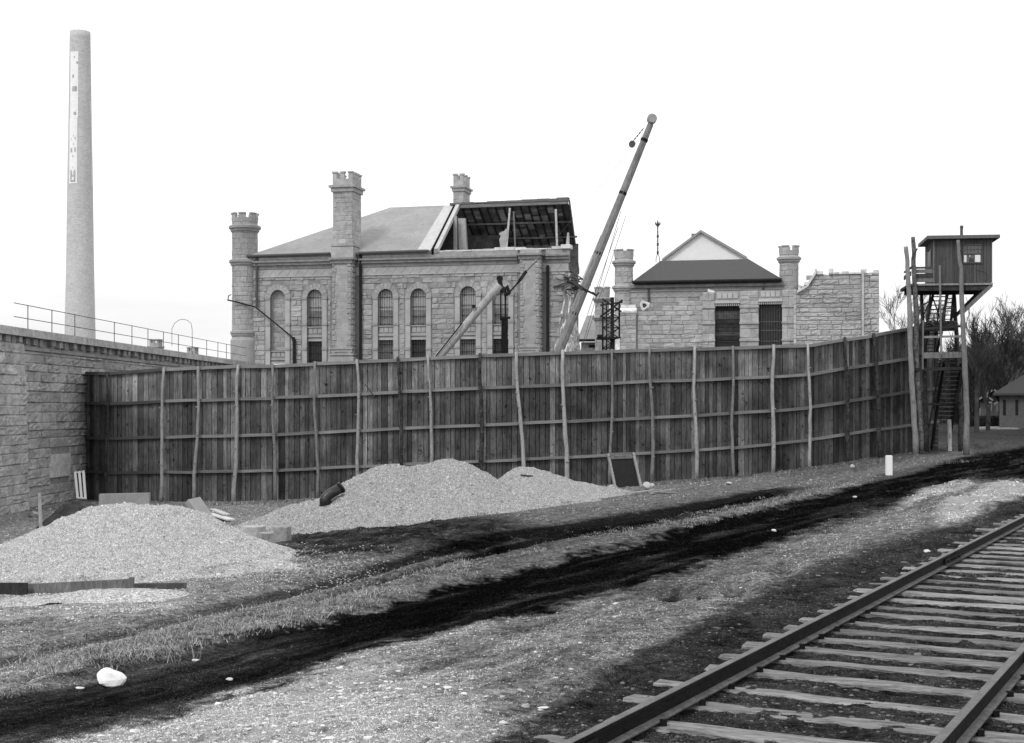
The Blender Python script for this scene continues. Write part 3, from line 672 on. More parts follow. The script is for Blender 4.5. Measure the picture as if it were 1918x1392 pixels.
# ================================================================ FENCE
FTOP = [(160, 697, 63.0), (200, 698, 61.5), (305, 691, 60.5), (370, 688, 60.2), (443, 685, 59.8), (511, 684, 59.5), (590, 680, 59.3), (672, 676, 59), (747, 672, 58.8), (802, 669, 58.7),
        (899, 665, 58.6), (969, 662, 58.6), (1057, 659, 58.7), (1146, 657, 59), (1219, 654, 59.3), (1303, 652, 59.6), (1373, 650, 60), (1449, 648, 60.3), (1515, 646, 60.8), (1584, 634, 62), (1640, 626, 63.2), (1708, 613, 65.0), (1757, 605, 66.3)]
FV = [P(*q) for q in FTOP]
def fence():
    rnd = random.Random(21)
    base = Vector((FV[11].x, FV[11].y, gz(FV[11].x, FV[11].y)))
    r = root('board_fence', 'long tall fence of rough vertical boards with log posts across the middle', 'fence', base)
    bd = MB()
    for i in range(len(FV) - 1):
        a, b = FV[i], FV[i + 1]; L = (Vector((b.x, b.y, 0)) - Vector((a.x, a.y, 0))).length; n = max(1, round(L / .215))
        cuts = [0]
        for k in range(n): cuts.append(cuts[-1] + rnd.uniform(.7, 1.3))
        cuts = [c / cuts[-1] for c in cuts]
        d = (b - a); nrm = Vector((d.y, -d.x, 0)).normalized()
        if nrm.y > 0: nrm = -nrm
        bay = rnd.uniform(.85, 1.12)
        for k in range(n):
            t0, t1 = cuts[k], cuts[k + 1]; g = .011 / L
            p0, p1 = a.lerp(b, t0 + g), a.lerp(b, t1 - g); o1 = nrm * (rnd.choice((0, .012, .022)) + rnd.uniform(0, .006)); th = nrm * -.022
            top = rnd.uniform(-.02, .02)
            z0 = gz(p0.x, p0.y) - .12; tint = rnd.choice((.5, .65, .75, .85, .9, 1, 1.05, 1.25, 1.6)) * rnd.uniform(.9, 1.1) * bay * (.8 if i >= 18 else 1)  # last bays tinted darker to imitate vignetting
            # two or three lengths of board stacked over each other
            zs = [z0, z0 + 1.55 + rnd.uniform(-.05, .05), a.lerp(b, (t0 + t1) / 2).z - 1.33, a.lerp(b, (t0 + t1) / 2).z + top]
            if rnd.random() < .2: zs = [z0, zs[-1]]
            for j in range(len(zs) - 1):
                tj = tint * (rnd.uniform(.75, 1.1) if len(zs) > 2 else 1) * ((.78, .80, 1.38)[j] if len(zs) > 2 else 1)
                def V(p, o, z): return (p.x + o.x, p.y + o.y, z)
                e = .004 * j
                c = [V(p0, o1 * (1 + e), zs[j]), V(p1, o1 * (1 + e), zs[j]), V(p1, o1 + th, zs[j]), V(p0, o1 + th, zs[j]),
                     V(p0, o1 * (1 + e), zs[j + 1] - .006), V(p1, o1 * (1 + e), zs[j + 1] - .006), V(p1, o1 + th, zs[j + 1] - .006), V(p0, o1 + th, zs[j + 1] - .006)]
                bd.hexa(c, tj)
    bd.build('boards', FENCEW, r)
    # dark sheet added behind the boards so that no daylight shows at the joints
    bk = MB()
    for i in range(len(FV) - 1):
        a, b = FV[i].copy(), FV[i + 1].copy(); off = Vector((0, .06, 0)); za, zb = gz(a.x, a.y) - .1, gz(b.x, b.y) - .1
        a += off; b += off
        bk.hexa([(a.x, a.y, za), (b.x, b.y, zb), (b.x, b.y + .03, zb), (a.x, a.y + .03, za), (a.x, a.y, a.z - .05), (b.x, b.y, b.z - .05), (b.x, b.y + .03, b.z - .05), (a.x, a.y + .03, a.z - .05)], .5)
    bk.build('gap_backing', DARKW, r)
    # rails: four rows, butted at the posts
    for fr, w in ((0.0, .13), (.245, .12), (.515, .12), (.78, .11)):
        mb = MB()
        for i in range(len(FV) - 1):
            a, b = FV[i], FV[i + 1]
            def q(p): g = gz(p.x, p.y); return Vector((p.x, p.y - .075, p.z + (g - p.z) * fr - (.05 if fr == 0 else 0) + rnd.uniform(-.02, .02)))
            a2, b2 = q(a), q(b); tint = rnd.uniform(.75, 1.2) * (1.15 if fr == 0 else 1) * (.45 if i < 2 else 1) * (.7 if fr == .515 and 18 <= i <= 20 else 1)  # middle rail of the last bays darkened for the same vignetting
            mb.beam(a2, b2, .13, w, tint)
        mb.build('rail', RAILW, r)
    # posts
    posts = [(200, 697, 200, 935, 'd', .085), (307, 688, 300, 942, 'l', .09), (372, 686, 363, 940, 'l', .095), (446, 683, 437, 950, 'l', .105), (511, 682, 514, 944, 'm', .085), (590, 677, 594, 922, 'm', .085),
             (669, 673, 672, 915, 'l', .09), (746, 668, 752, 915, 'd', .10), (801, 666, 811, 910, 'l', .085), (899, 662, 901, 912, 'd', .12), (967, 659, 982, 905, 'l', .10), (1054, 655, 1062, 905, 'l', .115),
             (1146, 654, 1142, 905, 'm', .075), (1217, 650, 1222, 908, 'm', .09), (1302, 649, 1304, 907, 'l', .10), (1372, 648, 1374, 902, 'm', .085), (1450, 645, 1447, 902, 'l', .11), (1514, 643, 1516, 898, 'l', .09),
             (1583, 631, 1588, 885, 'd', .11), (1636, 624, 1650, 872, 'd', .13)]
    for i, (xa, ya, xb, yb, kd, rad) in enumerate(posts):
        Y = np.interp(xa, [q[0] for q in FTOP], [q[2] for q in FTOP]) - .13 - rad
        a = P(xa, ya, Y); b = P(xb, yb, Y - .12); b.z = gz(b.x, b.y) - .15
        n = 11; pts = []; rs = []; w1, w2 = rnd.uniform(0, 6.28), rnd.uniform(0, 6.28)
        for k in range(n):
            t = k / (n - 1); p = a.lerp(b, t)
            p.x += .055 * math.sin(w1 + t * rnd.choice((4.5, 4.6))) * (1 - abs(2 * t - 1) ** 3) + rnd.uniform(-.018, .018); pts.append(p)
            rs.append(rad * (.56 + .28 * t) * rnd.uniform(.93, 1.08))
        mb = MB(); mb.tube(pts, rs, 10, {'l': rnd.uniform(.85, 1.15), 'm': .62, 'd': 1}[kd], jit=.05)
        for _ in range(3):                             # stubs of lopped branches
            k = rnd.randrange(2, n - 2); a3 = rnd.uniform(3.4, 6.0); dv = Vector((math.cos(a3), math.sin(a3), .4))
            mb.tube([pts[k], pts[k] + dv * rad * 1.3], [rad * .35, rad * .25], 6, .8)
        mb.build('post', BARK if kd == 'd' else LOG, r, smooth=True)
    return r
fence()
# loose stick propped against the fence
def simple(name, label, cat, mat, fn, origin, group=None, smooth=False):
    mb = MB(); fn(mb); o = mb.build(name, mat, origin=tuple(origin), smooth=smooth); return tag(o, label, cat, group)
q = P(690, 740, 58.6)
simple('stick', 'short dark stick nailed slantwise to the fence boards above the two-humped heap', 'stick', DARKW, lambda m: m.beam(P(684, 720, 58.55), P(701, 743, 58.5), .04, .03), q)

# ================================================================ PRISON WALL (left)
def excl_iv(lo, hi, ops, pad=0):
    out = []
    for o in ops:
        if o[0] == 'r':
            _, a, b, c, d = o
            if hi > c and lo < d: out.append((a, b))
        else:
            _, u, r_, zc, zb = o
            if lo < zc and hi > zb: out.append((u - r_, u + r_))
            elif lo >= zc - .01 and lo < zc + r_:
                h = max(0, r_ ** 2 - (max(lo, zc) - zc) ** 2) ** .5; out.append((u - h, u + h))
    return out
def ashlar(mb, T, u0, u1, z0, z1, ch=.33, ln=(.5, 1.15), ops=(), r=(.02, .07), seed=1, topf=None, tv=.16, leftf=None, rightf=None, sub=2):
    rnd = random.Random(seed); z = z0
    while z < z1 - .05:
        h = min(ch * rnd.uniform(.8, 1.22), z1 - z)
        if z1 - z - h < .12: h = z1 - z
        a, b = u0, u1
        if leftf: a = leftf(z + h / 2)
        if rightf: b = rightf(z + h / 2)
        ivs = [(a, b)]
        for (ea, eb) in excl_iv(z, z + h, ops):
            n_ = []
            for (p, q_) in ivs:
                if eb <= p or ea >= q_: n_.append((p, q_)); continue
                if ea > p: n_.append((p, ea))
                if eb < q_: n_.append((eb, q_))
            ivs = n_
        for (p, q_) in ivs:
            u = p - 0
            first = True
            while u < q_ - .02:
                L = rnd.uniform(*ln) * (rnd.uniform(.3, 1) if first else 1); first = False
                if q_ - u - L < ln[0] * .5: L = q_ - u
                if topf is None or (z + h * .6 < topf(u + L / 2)):
                    blockf(mb, T, u + .005, u + L - .005, z + .005, z + h - .005, rnd.uniform(*r), rnd, rnd.uniform(1 - tv, 1 + tv), sub)
                u += L
        z += h
def blockf(mb, T, a, b, c, d, r, rnd, tint, sub=2):
    nx = sub if (b - a) < .8 else sub + 1; nz = sub; vs_ = []; W = b - a; H = d - c; e = min(.035, W * .2, H * .2)
    us = [a] + [a + e + (W - 2 * e) * k / nx for k in range(nx + 1)] + [b]; zs = [c] + [c + e + (H - 2 * e) * k / nz for k in range(nz + 1)] + [d]
    for j, zz in enumerate(zs):
        for i, uu in enumerate(us):
            edge = i in (0, len(us) - 1) or j in (0, len(zs) - 1)
            dd = 0.0 if edge else r * rnd.uniform(.45, 1.25)
            ju = 0 if edge else rnd.uniform(-.2, .2) * W / nx * .6; jz = 0 if edge else rnd.uniform(-.2, .2) * H / nz * .6
            vs_.append(T(uu + ju, dd, zz + jz))
    n = len(us)
    mb.add(vs_, [(j * n + i, j * n + i + 1, (j + 1) * n + i + 1, (j + 1) * n + i) for j in range(len(zs) - 1) for i in range(n - 1)], tint)

WX0 = -20.2; WK = .03
_wl = math.hypot(1, WK)
def TW(u, d, z):  # u: metres along the wall (increasing away from the camera), d: out of the wall
    return (WX0 + WK * u / _wl + d / _wl, u / _wl, z) if True else None
def TWn(u, d, z):
    x = WX0 + WK * u / _wl + d / _wl; y = u / _wl - d * WK / _wl; return (x, y, z)
def prison_wall():
    zt = 4.24
    r = root('prison_wall', 'high rock-faced stone wall running away on the left with iron railing on top', 'wall', (WX0 + 1.9, 60, -2.4))
    mb = MB(); plain = (86, 132); U = lambda px: WX0 * -1 / ((CX - px) / F + WK) if False else (-WX0) / (-((px - CX) / F) + WK) * _wl
    ua, ub = U(92), U(129)
    ops = [('r', ua, ub, P(110, 893, 60).z, P(110, 849, 60).z)]
    up = U(37)
    ashlar(mb, TWn, up, 104, -2.7, zt - .5, ch=.36, ln=(.6, 1.7), r=(.02, .10), seed=5, tv=.16, ops=ops, sub=3)
    mb.box(up - 30, 104, -.6, .0, -2.9, zt - .02, .75, TWn)
    zz0, zz1 = ops[0][3], ops[0][4]
    mb.box(ua + .02, ub - .02, 0, .09, zz0 + .02, zz1 - .02, 1.5, TWn)
    mb.build('masonry', WALLST, r)
    # pilaster nearest the camera, battered at its foot
    def TP(u, d, z): return TWn(u, d + .16 + .06 * (zt - z) / 2, z)
    pb = MB(); ashlar(pb, TP, up - 30, up, -2.7, zt - .35, ch=.37, ln=(.6, 1.3), r=(.02, .09), seed=9, tv=.14, sub=3)
    pb.box(up - 30, up - .01, -.3, 0, -2.9, zt - .3, .8, TP)
    pb.build('pilaster', WALLST, r)
    cp = MB(); u = up - 30; rnd = random.Random(4)
    while u < 104:
        L = rnd.uniform(1.1, 1.7); cp.box(u + .01, u + L - .01, -.9, .30, zt - .02, zt + .28, rnd.uniform(1.1, 1.35), TWn); u += L
    cp.build('coping', WALLST, r)
    cb = MB(); u = up - 30
    while u < 104: cb.box(u, u + .3 + .2 * rnd.random(), -.05, .10 + .1 * rnd.random(), zt - .22 - .1 * rnd.random(), zt - .03, rnd.uniform(.6, .95), TWn); u += rnd.uniform(.6, 1.2)
    cb.box(up - 30, 104, -.04, .10, zt - .5, zt - .36, .8, TWn)
    cb.build('corbel_table', WALLST, r)
    # pipe railing set back on the wall walk
    z2 = zt + .28
    def TR(px): u = (-WX0 + .45) / (-((px - CX) / F) + WK) * _wl; return u
    rb = MB()
    for h in (.50, 1.02): rb.tube([TWn(TR(26), -.45, z2 + h), TWn(98, -.45, z2 + h)], .016, 6)
    ra = rb.build('railing', STEELP, r)
    for px in (52, 97, 140, 214, 247, 277, 306, 334, 360, 387, 408, 424):
        u = TR(px); b2 = MB(); b2.tube([TWn(u, -.45, z2 - .02), TWn(u, -.45, z2 + 1.04)], .019, 6); b2.build('railing_post', STEELP, ra)
prison_wall()
def hoop(m):
    Y = 79.5; a = [P(322, 648, Y), P(322, 616, Y), P(327, 606, Y), P(334, 600, Y), P(342, 598, Y), P(351, 600, Y), P(358, 606, Y), P(360, 618, Y), P(360, 664, Y)]; m.tube(a, .014, 6)
simple('pipe_hoop', 'thin iron pipe bent into an upright hoop on the top of the prison wall', 'pipe hoop', STEELP, hoop, P(341, 660, 79.5))
# ================================================================ MAIN BUILDING
class Frame:
    def __init__(s, px, Y, deg, zb=-2.4):
        s.a = math.radians(deg); s.c, s.s = math.cos(s.a), math.sin(s.a); s.x = (px - CX) / F * Y; s.y = Y; s.zb = zb
    def u(s, px, v=0.0):
        t = (px - CX) / F; return (t * (s.y + v * s.c) - s.x - v * s.s) / (s.c + t * s.s)
    def z(s, px, py, v=0.0):
        Y = s.y - s.u(px, v) * s.s + v * s.c; return ZC + (HY - py) / F * Y
    def p(s, px, py, v=0.0): return (s.u(px, v), v, s.z(px, py, v))
    def root(s, name, label, cat): return root(name, label, cat, (s.x, s.y, 0), -s.a)
TF = lambda u, d, z: (u, -d, z)                          # facade: d is outward (towards the camera)
def off(T, du=0, dd=0, dz=0): return lambda u, d, z: T(u + du, d + dd, z + dz)
def TS_(u0): return lambda v, d, z: (u0 + d, v, z)        # right-hand side face, v into the building
def TRnd(cu, cv, R): return lambda a, d, z: (cu + (R + d) * math.sin(a / R), cv - (R + d) * math.cos(a / R), z)

def round_turret(parent, cu, cv, R, zb, zt, rings, name='turret', mat=STONE, nm=6, bz=.55, ch=.36, seed=3):
    mb = MB(); T = TRnd(cu, cv, R)
    mb.lathe((cu, cv), [(R - .02, zb), (R - .02, zt)], 32, .8)
    ashlar(mb, T, -math.pi * R, math.pi * R, zb, zt, ch=ch, ln=(.35, .7), r=(.005, .03), seed=seed, tv=.1)
    for (z, h, ex) in rings:
        mb.lathe((cu, cv), [(R - .01, z - h * .9), (R + ex * .5, z - h * .5), (R + ex * .6, z - h * .15), (R + ex, z), (R + ex, z + h * .45), (R + ex * .3, z + h * .7), (R - .01, z + h * .8)], 32, .92)
    t = mb.build(name, mat, parent, local=True)
    bt = MB()
    bt.lathe((cu, cv), [(R + .02, zt), (R + .06, zt + bz * .45), (R - .16, zt + bz * .45), (R - .16, zt)], 32, 1.05)
    for k in range(nm):
        a0 = 2 * math.pi * (k + .16) / nm; a1 = 2 * math.pi * (k + .80) / nm; n = 5; vs_ = []
        for i in range(n):
            a = a0 + (a1 - a0) * i / (n - 1); cs, sn = math.cos(a), math.sin(a)
            for (rr, zz) in ((R - .16, zt + bz * .44), (R + .05, zt + bz * .44), (R + .05, zt + bz * .86), (R + .11, zt + bz * .88), (R + .11, zt + bz), (R - .18, zt + bz)): vs_.append((cu + rr * cs, cv + rr * sn, zz))
        fs = [(i * 6 + j, i * 6 + (j + 1) % 6, (i + 1) * 6 + (j + 1) % 6, (i + 1) * 6 + j) for i in range(n - 1) for j in range(6)] + [(5, 4, 3, 2, 1, 0), tuple((n - 1) * 6 + j for j in range(6))]
        bt.add(vs_, fs, 1.05)
    wbt = bt.build('battlement', mat, parent, local=True)
    return t
def square_stack(mb, u0, u1, v0, v1, zb, zt, ch=.33, seed=1, r=(.005, .03), ex=0, ln=(.35, .8)):
    mb.box(u0, u1, v0, v1, zb, zt, .8)
    ashlar(mb, lambda u, d, z: (u, v0 - d, z), u0, u1, zb, zt, ch=ch, ln=ln, r=r, seed=seed, tv=.1)
    ashlar(mb, lambda v, d, z: (u1 + d, v, z), v0, v1, zb, zt, ch=ch, ln=ln, r=r, seed=seed, tv=.1)
    ashlar(mb, lambda v, d, z: (u0 - d, -v, z), -v1, -v0, zb, zt, ch=ch, ln=ln, r=r, seed=seed, tv=.1)
def collar(mb, u0, u1, v0, v1, z, h, ex, tint=.92):
    mb.box(u0 - ex * .5, u1 + ex * .5, v0 - ex * .5, v1 + ex * .5, z - h, z, tint); mb.box(u0 - ex, u1 + ex, v0 - ex, v1 + ex, z + .003, z + h * .6, tint)
def square_battlement(mb, u0, u1, v0, v1, z, h, nu=3, nv=4, th=.2):
    def runs(a, b, n):
        w = (b - a) / (2 * n - 1); return [(a + 2 * k * w, a + (2 * k + 1) * w) for k in range(n)]
    mb.box(u0, u1, v0, v1, z, z + h * .45, 1.0)
    for (a, b) in runs(u0, u1, nu):
        for (c, d) in ((v0, v0 + th), (v1 - th, v1)):
            mb.box(a, b, c, d, z + h * .45, z + h * .88, 1.05); mb.box(a - .05, b + .05, c - .05, d + .05, z + h * .883, z + h, 1.1)
    for (a, b) in runs(v0, v1, nv)[1:-1]:
        for (c, d) in ((u0, u0 + th), (u1 - th, u1)):
            mb.box(c, d, a, b, z + h * .45, z + h * .88, 1.05); mb.box(c - .05, d + .05, a - .05, b + .05, z + h * .883, z + h, 1.1)
def plate_arch(mb, T, u0, u1, z0, z1, ops, d=0.0, th=.45, tint=.8):
    """a wall sheet with arched openings and their reveals; ops: (centre, half width, spring z)"""
    ops = sorted(ops); zt = max(o[2] + o[1] for o in ops) + .3 if ops else z0
    us = [u0] + [x for o in ops for x in (o[0] - o[1], o[0] + o[1])] + [u1]
    def quad(a, b, c, e): mb.add([T(a, d, c), T(b, d, c), T(b, d, e), T(a, d, e)], [(0, 1, 2, 3)], tint)
    for i in range(0, len(us), 2): quad(us[i], us[i + 1], z0, zt)
    quad(u0, u1, zt, z1)
    for (c, h, zs) in ops:
        N = 12; arc = [(c - h * math.cos(math.pi * k / N), zs + h * math.sin(math.pi * k / N)) for k in range(N + 1)]
        for k in range(N):
            (a, za), (b, zb_) = arc[k], arc[k + 1]; mb.add([T(a, d, za), T(b, d, zb_), T(b, d, zt), T(a, d, zt)], [(0, 1, 2, 3)], tint)
            mb.add([T(a, d, za), T(a, d - th, za), T(b, d - th, zb_), T(b, d, zb_)], [(0, 1, 2, 3)], tint * .95)
        for x, sg in ((c - h, 1), (c + h, -1)): mb.add([T(x, d, z0), T(x, d - th, z0), T(x, d - th, zs), T(x, d, zs)], [(0, 1, 2, 3) if sg > 0 else (3, 2, 1, 0)], tint * .95)
def voussoirs(mb, T, c, zs, r0, r1, n=11, seed=0, d=.0):
    rnd = random.Random(seed)
    for k in range(n):
        a0 = math.pi * k / n + .012; a1 = math.pi * (k + 1) / n - .012; rr = r1 + rnd.uniform(-.02, .10); dd = d + rnd.uniform(.02, .06); t = rnd.uniform(.9, 1.15)
        q = [(c - r * math.cos(a), zs + r * math.sin(a)) for (r, a) in ((r0, a0), (rr, a0), (rr, a1), (r0, a1))]
        mb.add([T(x, d - .03, z) for x, z in q] + [T(c + (x - c) * .985, dd, z) for x, z in q], [(4, 5, 6, 7), (0, 1, 5, 4), (1, 2, 6, 5), (2, 3, 7, 6), (3, 0, 4, 7)], t)
def cell_window(parent, T, c, hw, zs, zmid, zlow, zbot, blind=None, seed=0, rv=.34):
    """tall arched window: upper barred light, carved stone panel, lower barred light"""
    # the window frame is the part; panes and bars are its sub-parts
    fr = MB(); d = -rv
    N = 12; arc = [(c - hw * math.cos(math.pi * k / N), zs + hw * math.sin(math.pi * k / N)) for k in range(N + 1)]
    for k in range(N):
        (a, za), (b, zb_) = arc[k], arc[k + 1]; f = .88
        ia, iza = c + (a - c) * f, zs + (za - zs) * f; ib, izb = c + (b - c) * f, zs + (zb_ - zs) * f
        fr.add([T(a, d + .05, za), T(ia, d + .05, iza), T(ib, d + .05, izb), T(b, d + .05, zb_)], [(3, 2, 1, 0)], .9)
    for x0, x1 in ((c - hw, c - hw * .88), (c + hw * .88, c + hw)): fr.box(x0, x1, d, d + .05, zmid, zs, .9, T)
    # panel: dark shadow joint, three sunk squares, sill
    fr.box(c - hw, c + hw, d, d + .20, zlow, zmid - .05, .7, T)
    fr.box(c - hw - .02, c + hw + .02, d, d + .30, zmid - .05, zmid + .02, .9, T)
    H = zmid - zlow
    for k in range(3):
        x0 = c - hw + .06 + k * (2 * hw - .12) / 3; fr.box(x0 + .03, x0 + (2 * hw - .12) / 3 - .03, d + .195, d + .235, zlow + H * .55, zmid - .10, .95, T)
    fr.box(c - hw - .02, c + hw + .02, d, d + .27, zlow + H * .28, zlow + H * .44, .92, T)
    fr.box(c - hw - .02, c + hw + .02, d, d + .24, zlow, zlow + H * .14, 1.05, T)
    w = fr.build('window', DRESSED, parent, local=True)
    if blind == 'stone': return w
    def sub(mb, nm, mt):
        o = mb.build(nm, mt, None); o.parent = w; v = -Vector(w.location); o.location = v; return o
    zsp = zmid + (zs - zmid) * .55
    up = MB(); up.add([T(x, d + .0, z) for x, z in [(c - hw, zsp), (c + hw, zsp)] + [(a, b) for a, b in reversed(arc)]], [tuple(range(len(arc) + 2))], 1)
    sub(up, 'upper_pane', BLIND if blind != 'dark' else MIDPANE)
    md = MB(); md.box(c - hw, c + hw, d - .03, d - .02, zmid, zsp, 1, T); sub(md, 'middle_pane', MIDPANE)
    lo = MB(); lo.box(c - hw, c + hw, d - .03, d - .02, zbot, zlow, 1, T); sub(lo, 'lower_pane', GLASSD if seed % 2 else MIDPANE)
    g = MB(); n = 9
    for k in range(1, n):
        x = c - hw + 2 * hw * k / n; zt = zs + max(0, hw ** 2 - (x - c) ** 2) ** .5
        g.box(x - .012, x + .012, d + .06, d + .09, zmid, zt - .02, 1, T); g.box(x - .017, x + .017, d + .06, d + .09, zbot, zlow, 1, T)
    for z in (zs, zmid + (zs - zmid) * .66, zmid + (zs - zmid) * .33, zmid + .12, zlow - .3, zlow - .85, zlow - 1.3): g.box(c - hw, c + hw, d + .055, d + .065, z - .018, z + .018, 1, T)
    sub(g, 'window_bars', IRON)
    return w

A = Frame(455, 103.0, 13.0)
def main_building():
    r = A.root('cell_house', 'long stone cell house with arched windows and half its roof torn off', 'building')
    z = lambda py: A.z(700, py)
    zE, zC0, zC1, zS1, zS2 = z(476), z(497), z(485), z(500), z(516)
    uR = A.u(1066); zb = -2.4
    wins = [(520.5, 'stone', 543), (589.5, None, 542), (722.5, None, 541), (783.5, None, 540), (876.5, None, 536), (937.5, None, 535)]
    ops = []; W = []
    for i, (px, bl, py) in enumerate(wins):
        c = A.u(px); R = .56; zt = A.z(px, py); zs = zt - R; ops.append((c, R, zs)); W.append((c, R, zs, bl, px))
    wl = MB(); plate_arch(wl, TF, 0, uR, zb, zE - .05, ops, 0, .40, .72)
    exc = []
    for (c, R, zs) in ops:
        exc.append(('a', c, R + .42, zs, zb - 1)); exc.append(('r', c - R - .36, c + R + .36, zb - 1, zs))
    for (a, b) in ((620, 673), (970, 1023)): exc.append(('r', A.u(a), A.u(b), zb, 20))
    rag = lambda zz: float(np.interp(zz, [4, 9.6], [A.u(1031), A.u(1058)])) + .25 * math.sin(zz * 5.1) if zz < 9.7 else uR - (.0 if zz > zS2 else np.interp(zz, [4, 6.5, 8.5, 10, 10.8, 11.2], [-.15, -.1, .1, .35, .1, 0])) + .22 * math.sin(zz * 5.1) * (zz < zS2)
    ashlar(wl, TF, .75, uR, zb, zS2, ch=.33, ln=(.45, 1.25), r=(.02, .085), seed=11, ops=exc, rightf=lambda zz: float(rag(zz)))
    for i, (c, R, zs) in enumerate(ops): voussoirs(wl, TF, c, zs, R, R + .36, 9, i)
    wl.build('wall', STONE, r, local=True)
    # plain frieze with its zigzag, string courses, cornice
    fz = MB(); u = .7
    fz.box(.6, uR - .05, -.03, .10, zS2 + .08, zS1, 1.0); rnd = random.Random(2)
    zz0, zz1 = zS2 + .12, zS1 - .06
    while u < uR - .6:
        for (a, b, c_, e) in ((u, zz0, u + .32, zz1), (u + .32, zz1, u + .64, zz0)):
            fz.beam((a, -.04, b), (c_, -.04, e), .03, .035, 1.08)
        u += .64
    fz.box(.6, uR + .02, -.09, .1, zS2, zS2 + .075, 1.05)
    fz.build('frieze', DRESSED, r, local=True)
    co = MB(); segs = [(.6, A.u(622)), (A.u(674), A.u(970)), (A.u(1023), uR + .05)]
    for (a, b) in segs:
        co.box(a, b, -.10, .1, zS1 + .003, zC0 + .12, .95); co.box(a, b, -.26, .1, zC0 + .123, zC1 - .12, .75); co.box(a, b, -.36, .1, zC1 - .117, zC1, .9)
        co.box(a, b, -.12, .1, zC1 + .003, zE + .02, 1.1)
    co.build('cornice', TRIM, r, local=True)
    # pale broken coping along the stripped part
    br = MB(); rnd = random.Random(6); u = A.u(812)
    while u < uR - .1:
        L = rnd.uniform(.3, .9); br.box(u, min(u + L, uR + .1), -.14 + rnd.uniform(-.03, .03), .5, zE + .023, zE + .08 + rnd.uniform(.0, .16) * (1 if u > A.u(900) else .4), rnd.uniform(.9, 1.15)); u += L + rnd.uniform(.0, .05)
    br.box(A.u(1052), uR + .12, -.3, .6, zE + .03, zE + .30, 1.1)
    br.build('broken_wall_top', ROCK, r, local=True)
    # smooth jamb strips with small capitals
    jm = MB()
    for (c, R, zs) in ops:
        for sgn in (-1, 1):
            a, b = sorted((c + sgn * R, c + sgn * (R + .34))); zz = zb; k = 0
            jm.box(a, b, -.07, .02, zb, zs - .14, 1.05)
            for zc_ in (zs - .14, zs - 1.95, zs - 3.65, zs - 5.2): jm.box(a - .04 * (sgn < 0), b + .04 * (sgn > 0), -.12, .02, zc_, zc_ + .17, .85)
    jm.build('window_jambs', DRESSED, r, local=True)
    for i, (c, R, zs, bl, px) in enumerate(W):
        if bl == 'stone':
            pn = MB(); pn.box(c - R, c + R, .36, .4, z(655), zs, .8)
            ashlar(pn, lambda u, d, zz: (u, .36 - d, zz), c - R, c + R, z(655), zs + R * .6, ch=.3, ln=(.4, .8), r=(.01, .03), seed=4); pn.build('blocked_opening', STONE, r, local=True)
            bk = MB(); bk.box(c - R - .02, c + R + .02, .361, .42, zs - .1, zs + R + .02, .9); bk.build('blocked_opening', STONE, r, local=True)
            cell_window(r, TF, c, R, zs, z(656), z(680), zb, 'stone', i, .33)
        else: cell_window(r, TF, c, R, zs, z(611), z(637) if px > 600 else z(638), zb, None, i, .34)
    # turret on the left corner
    R = .88; tz = lambda py: A.z(455, py)
    round_turret(r, 0, .35, R, zb, tz(416), [(tz(428), .36, .24), (tz(492), .34, .22), (tz(625), .30, .14)], 'turret', STONE, 7, tz(399) - tz(416), seed=8)
    bs = MB(); bs.lathe((0, .35), [(R + .12, zb), (R + .12, tz(638)), (R, tz(632))], 32, .95); bs.build('turret_base', STONE, r, local=True)
    # the two flat buttresses, the left one carrying a chimney
    def buttress(a, b, top, ztop_cap, name):
        mb = MB(); u0, u1 = A.u(a, -.8), A.u(b, -.8)
        square_stack(mb, u0, u1, -.8, .2, zb, top, ch=.36, seed=3, ln=(.45, .9), r=(.003, .012))
        rnd = random.Random(3); zz = z(668)
        while zz < top - .5:      # rough quoins
            for (x0, x1) in ((u0, u0 + rnd.uniform(.18, .34)), (u1 - rnd.uniform(.18, .34), u1)):
                blockf(mb, lambda u, d, q: (u, -.81 - d, q), x0 + .005, x1 - .005, zz + .01, zz + .34, .06, rnd, rnd.uniform(.85, 1.05))
            blockf(mb, lambda v, d, q: (u1 + .01 + d, v, q), -.78, -.4, zz + .01, zz + .34, .06, rnd, rnd.uniform(.85, 1.05))
            blockf(mb, lambda v, d, q: (u1 + .01 + d, v, q), -.38, 0, zz + .01, zz + .34, .06, rnd, rnd.uniform(.85, 1.05))
            zz += .36
        for (py, h, ex) in ((655, .30, .12), (666, .28, .2)): collar(mb, u0, u1, -.8, .1, z(py), h * .6, ex, 1.02)
        mb.box(u0 - .22, u1 + .22, -1.02, .1, zb, z(669), 1.0)
        mb.build(name, STONE, r, local=True)
        cl = MB(); cl.box(u0 - .10, u1 + .10, -.92, .15, zC0 + .1, zC1 - .1, .8); cl.box(u0 - .22, u1 + .22, -1.04, .15, zC1 - .097, zC1 + .05, .95); cl.build('cornice', TRIM, r, local=True)
        return u0, u1
    u0, u1 = buttress(622, 658, zC1, 0, 'chimney_buttress')
    ch = MB(); square_stack(ch, u0, u1, -.62, 1.25, zC1 + .05, A.z(640, 356, -.6), ch=.30, seed=7)
    ch.box(u0 - .06, u1 + .12, -.8, 1.4, zC1 + .053, z(463), 1.02); ch.box(u0 - .1, u1 + .16, -.84, 1.44, z(462), z(458), .9)
    zt = A.z(640, 352, -.6); collar(ch, u0, u1, -.62, 1.25, zt + .02, .28, .24)
    for k in (1, 2): ch.box(u0 + .05, u1 - .35, -.66, -.6, zt - .55 - .05 * k, zt - .5 - .05 * k, .9)
    cho = ch.build('chimney', STONE2, r, local=True)
    bt = MB(); square_battlement(bt, u0 - .02, u1 + .02, -.64, 1.27, zt + .2, A.z(640, 321, -.6) - zt - .2, 3, 4); bt.build('battlement', STONE2, r, local=True)
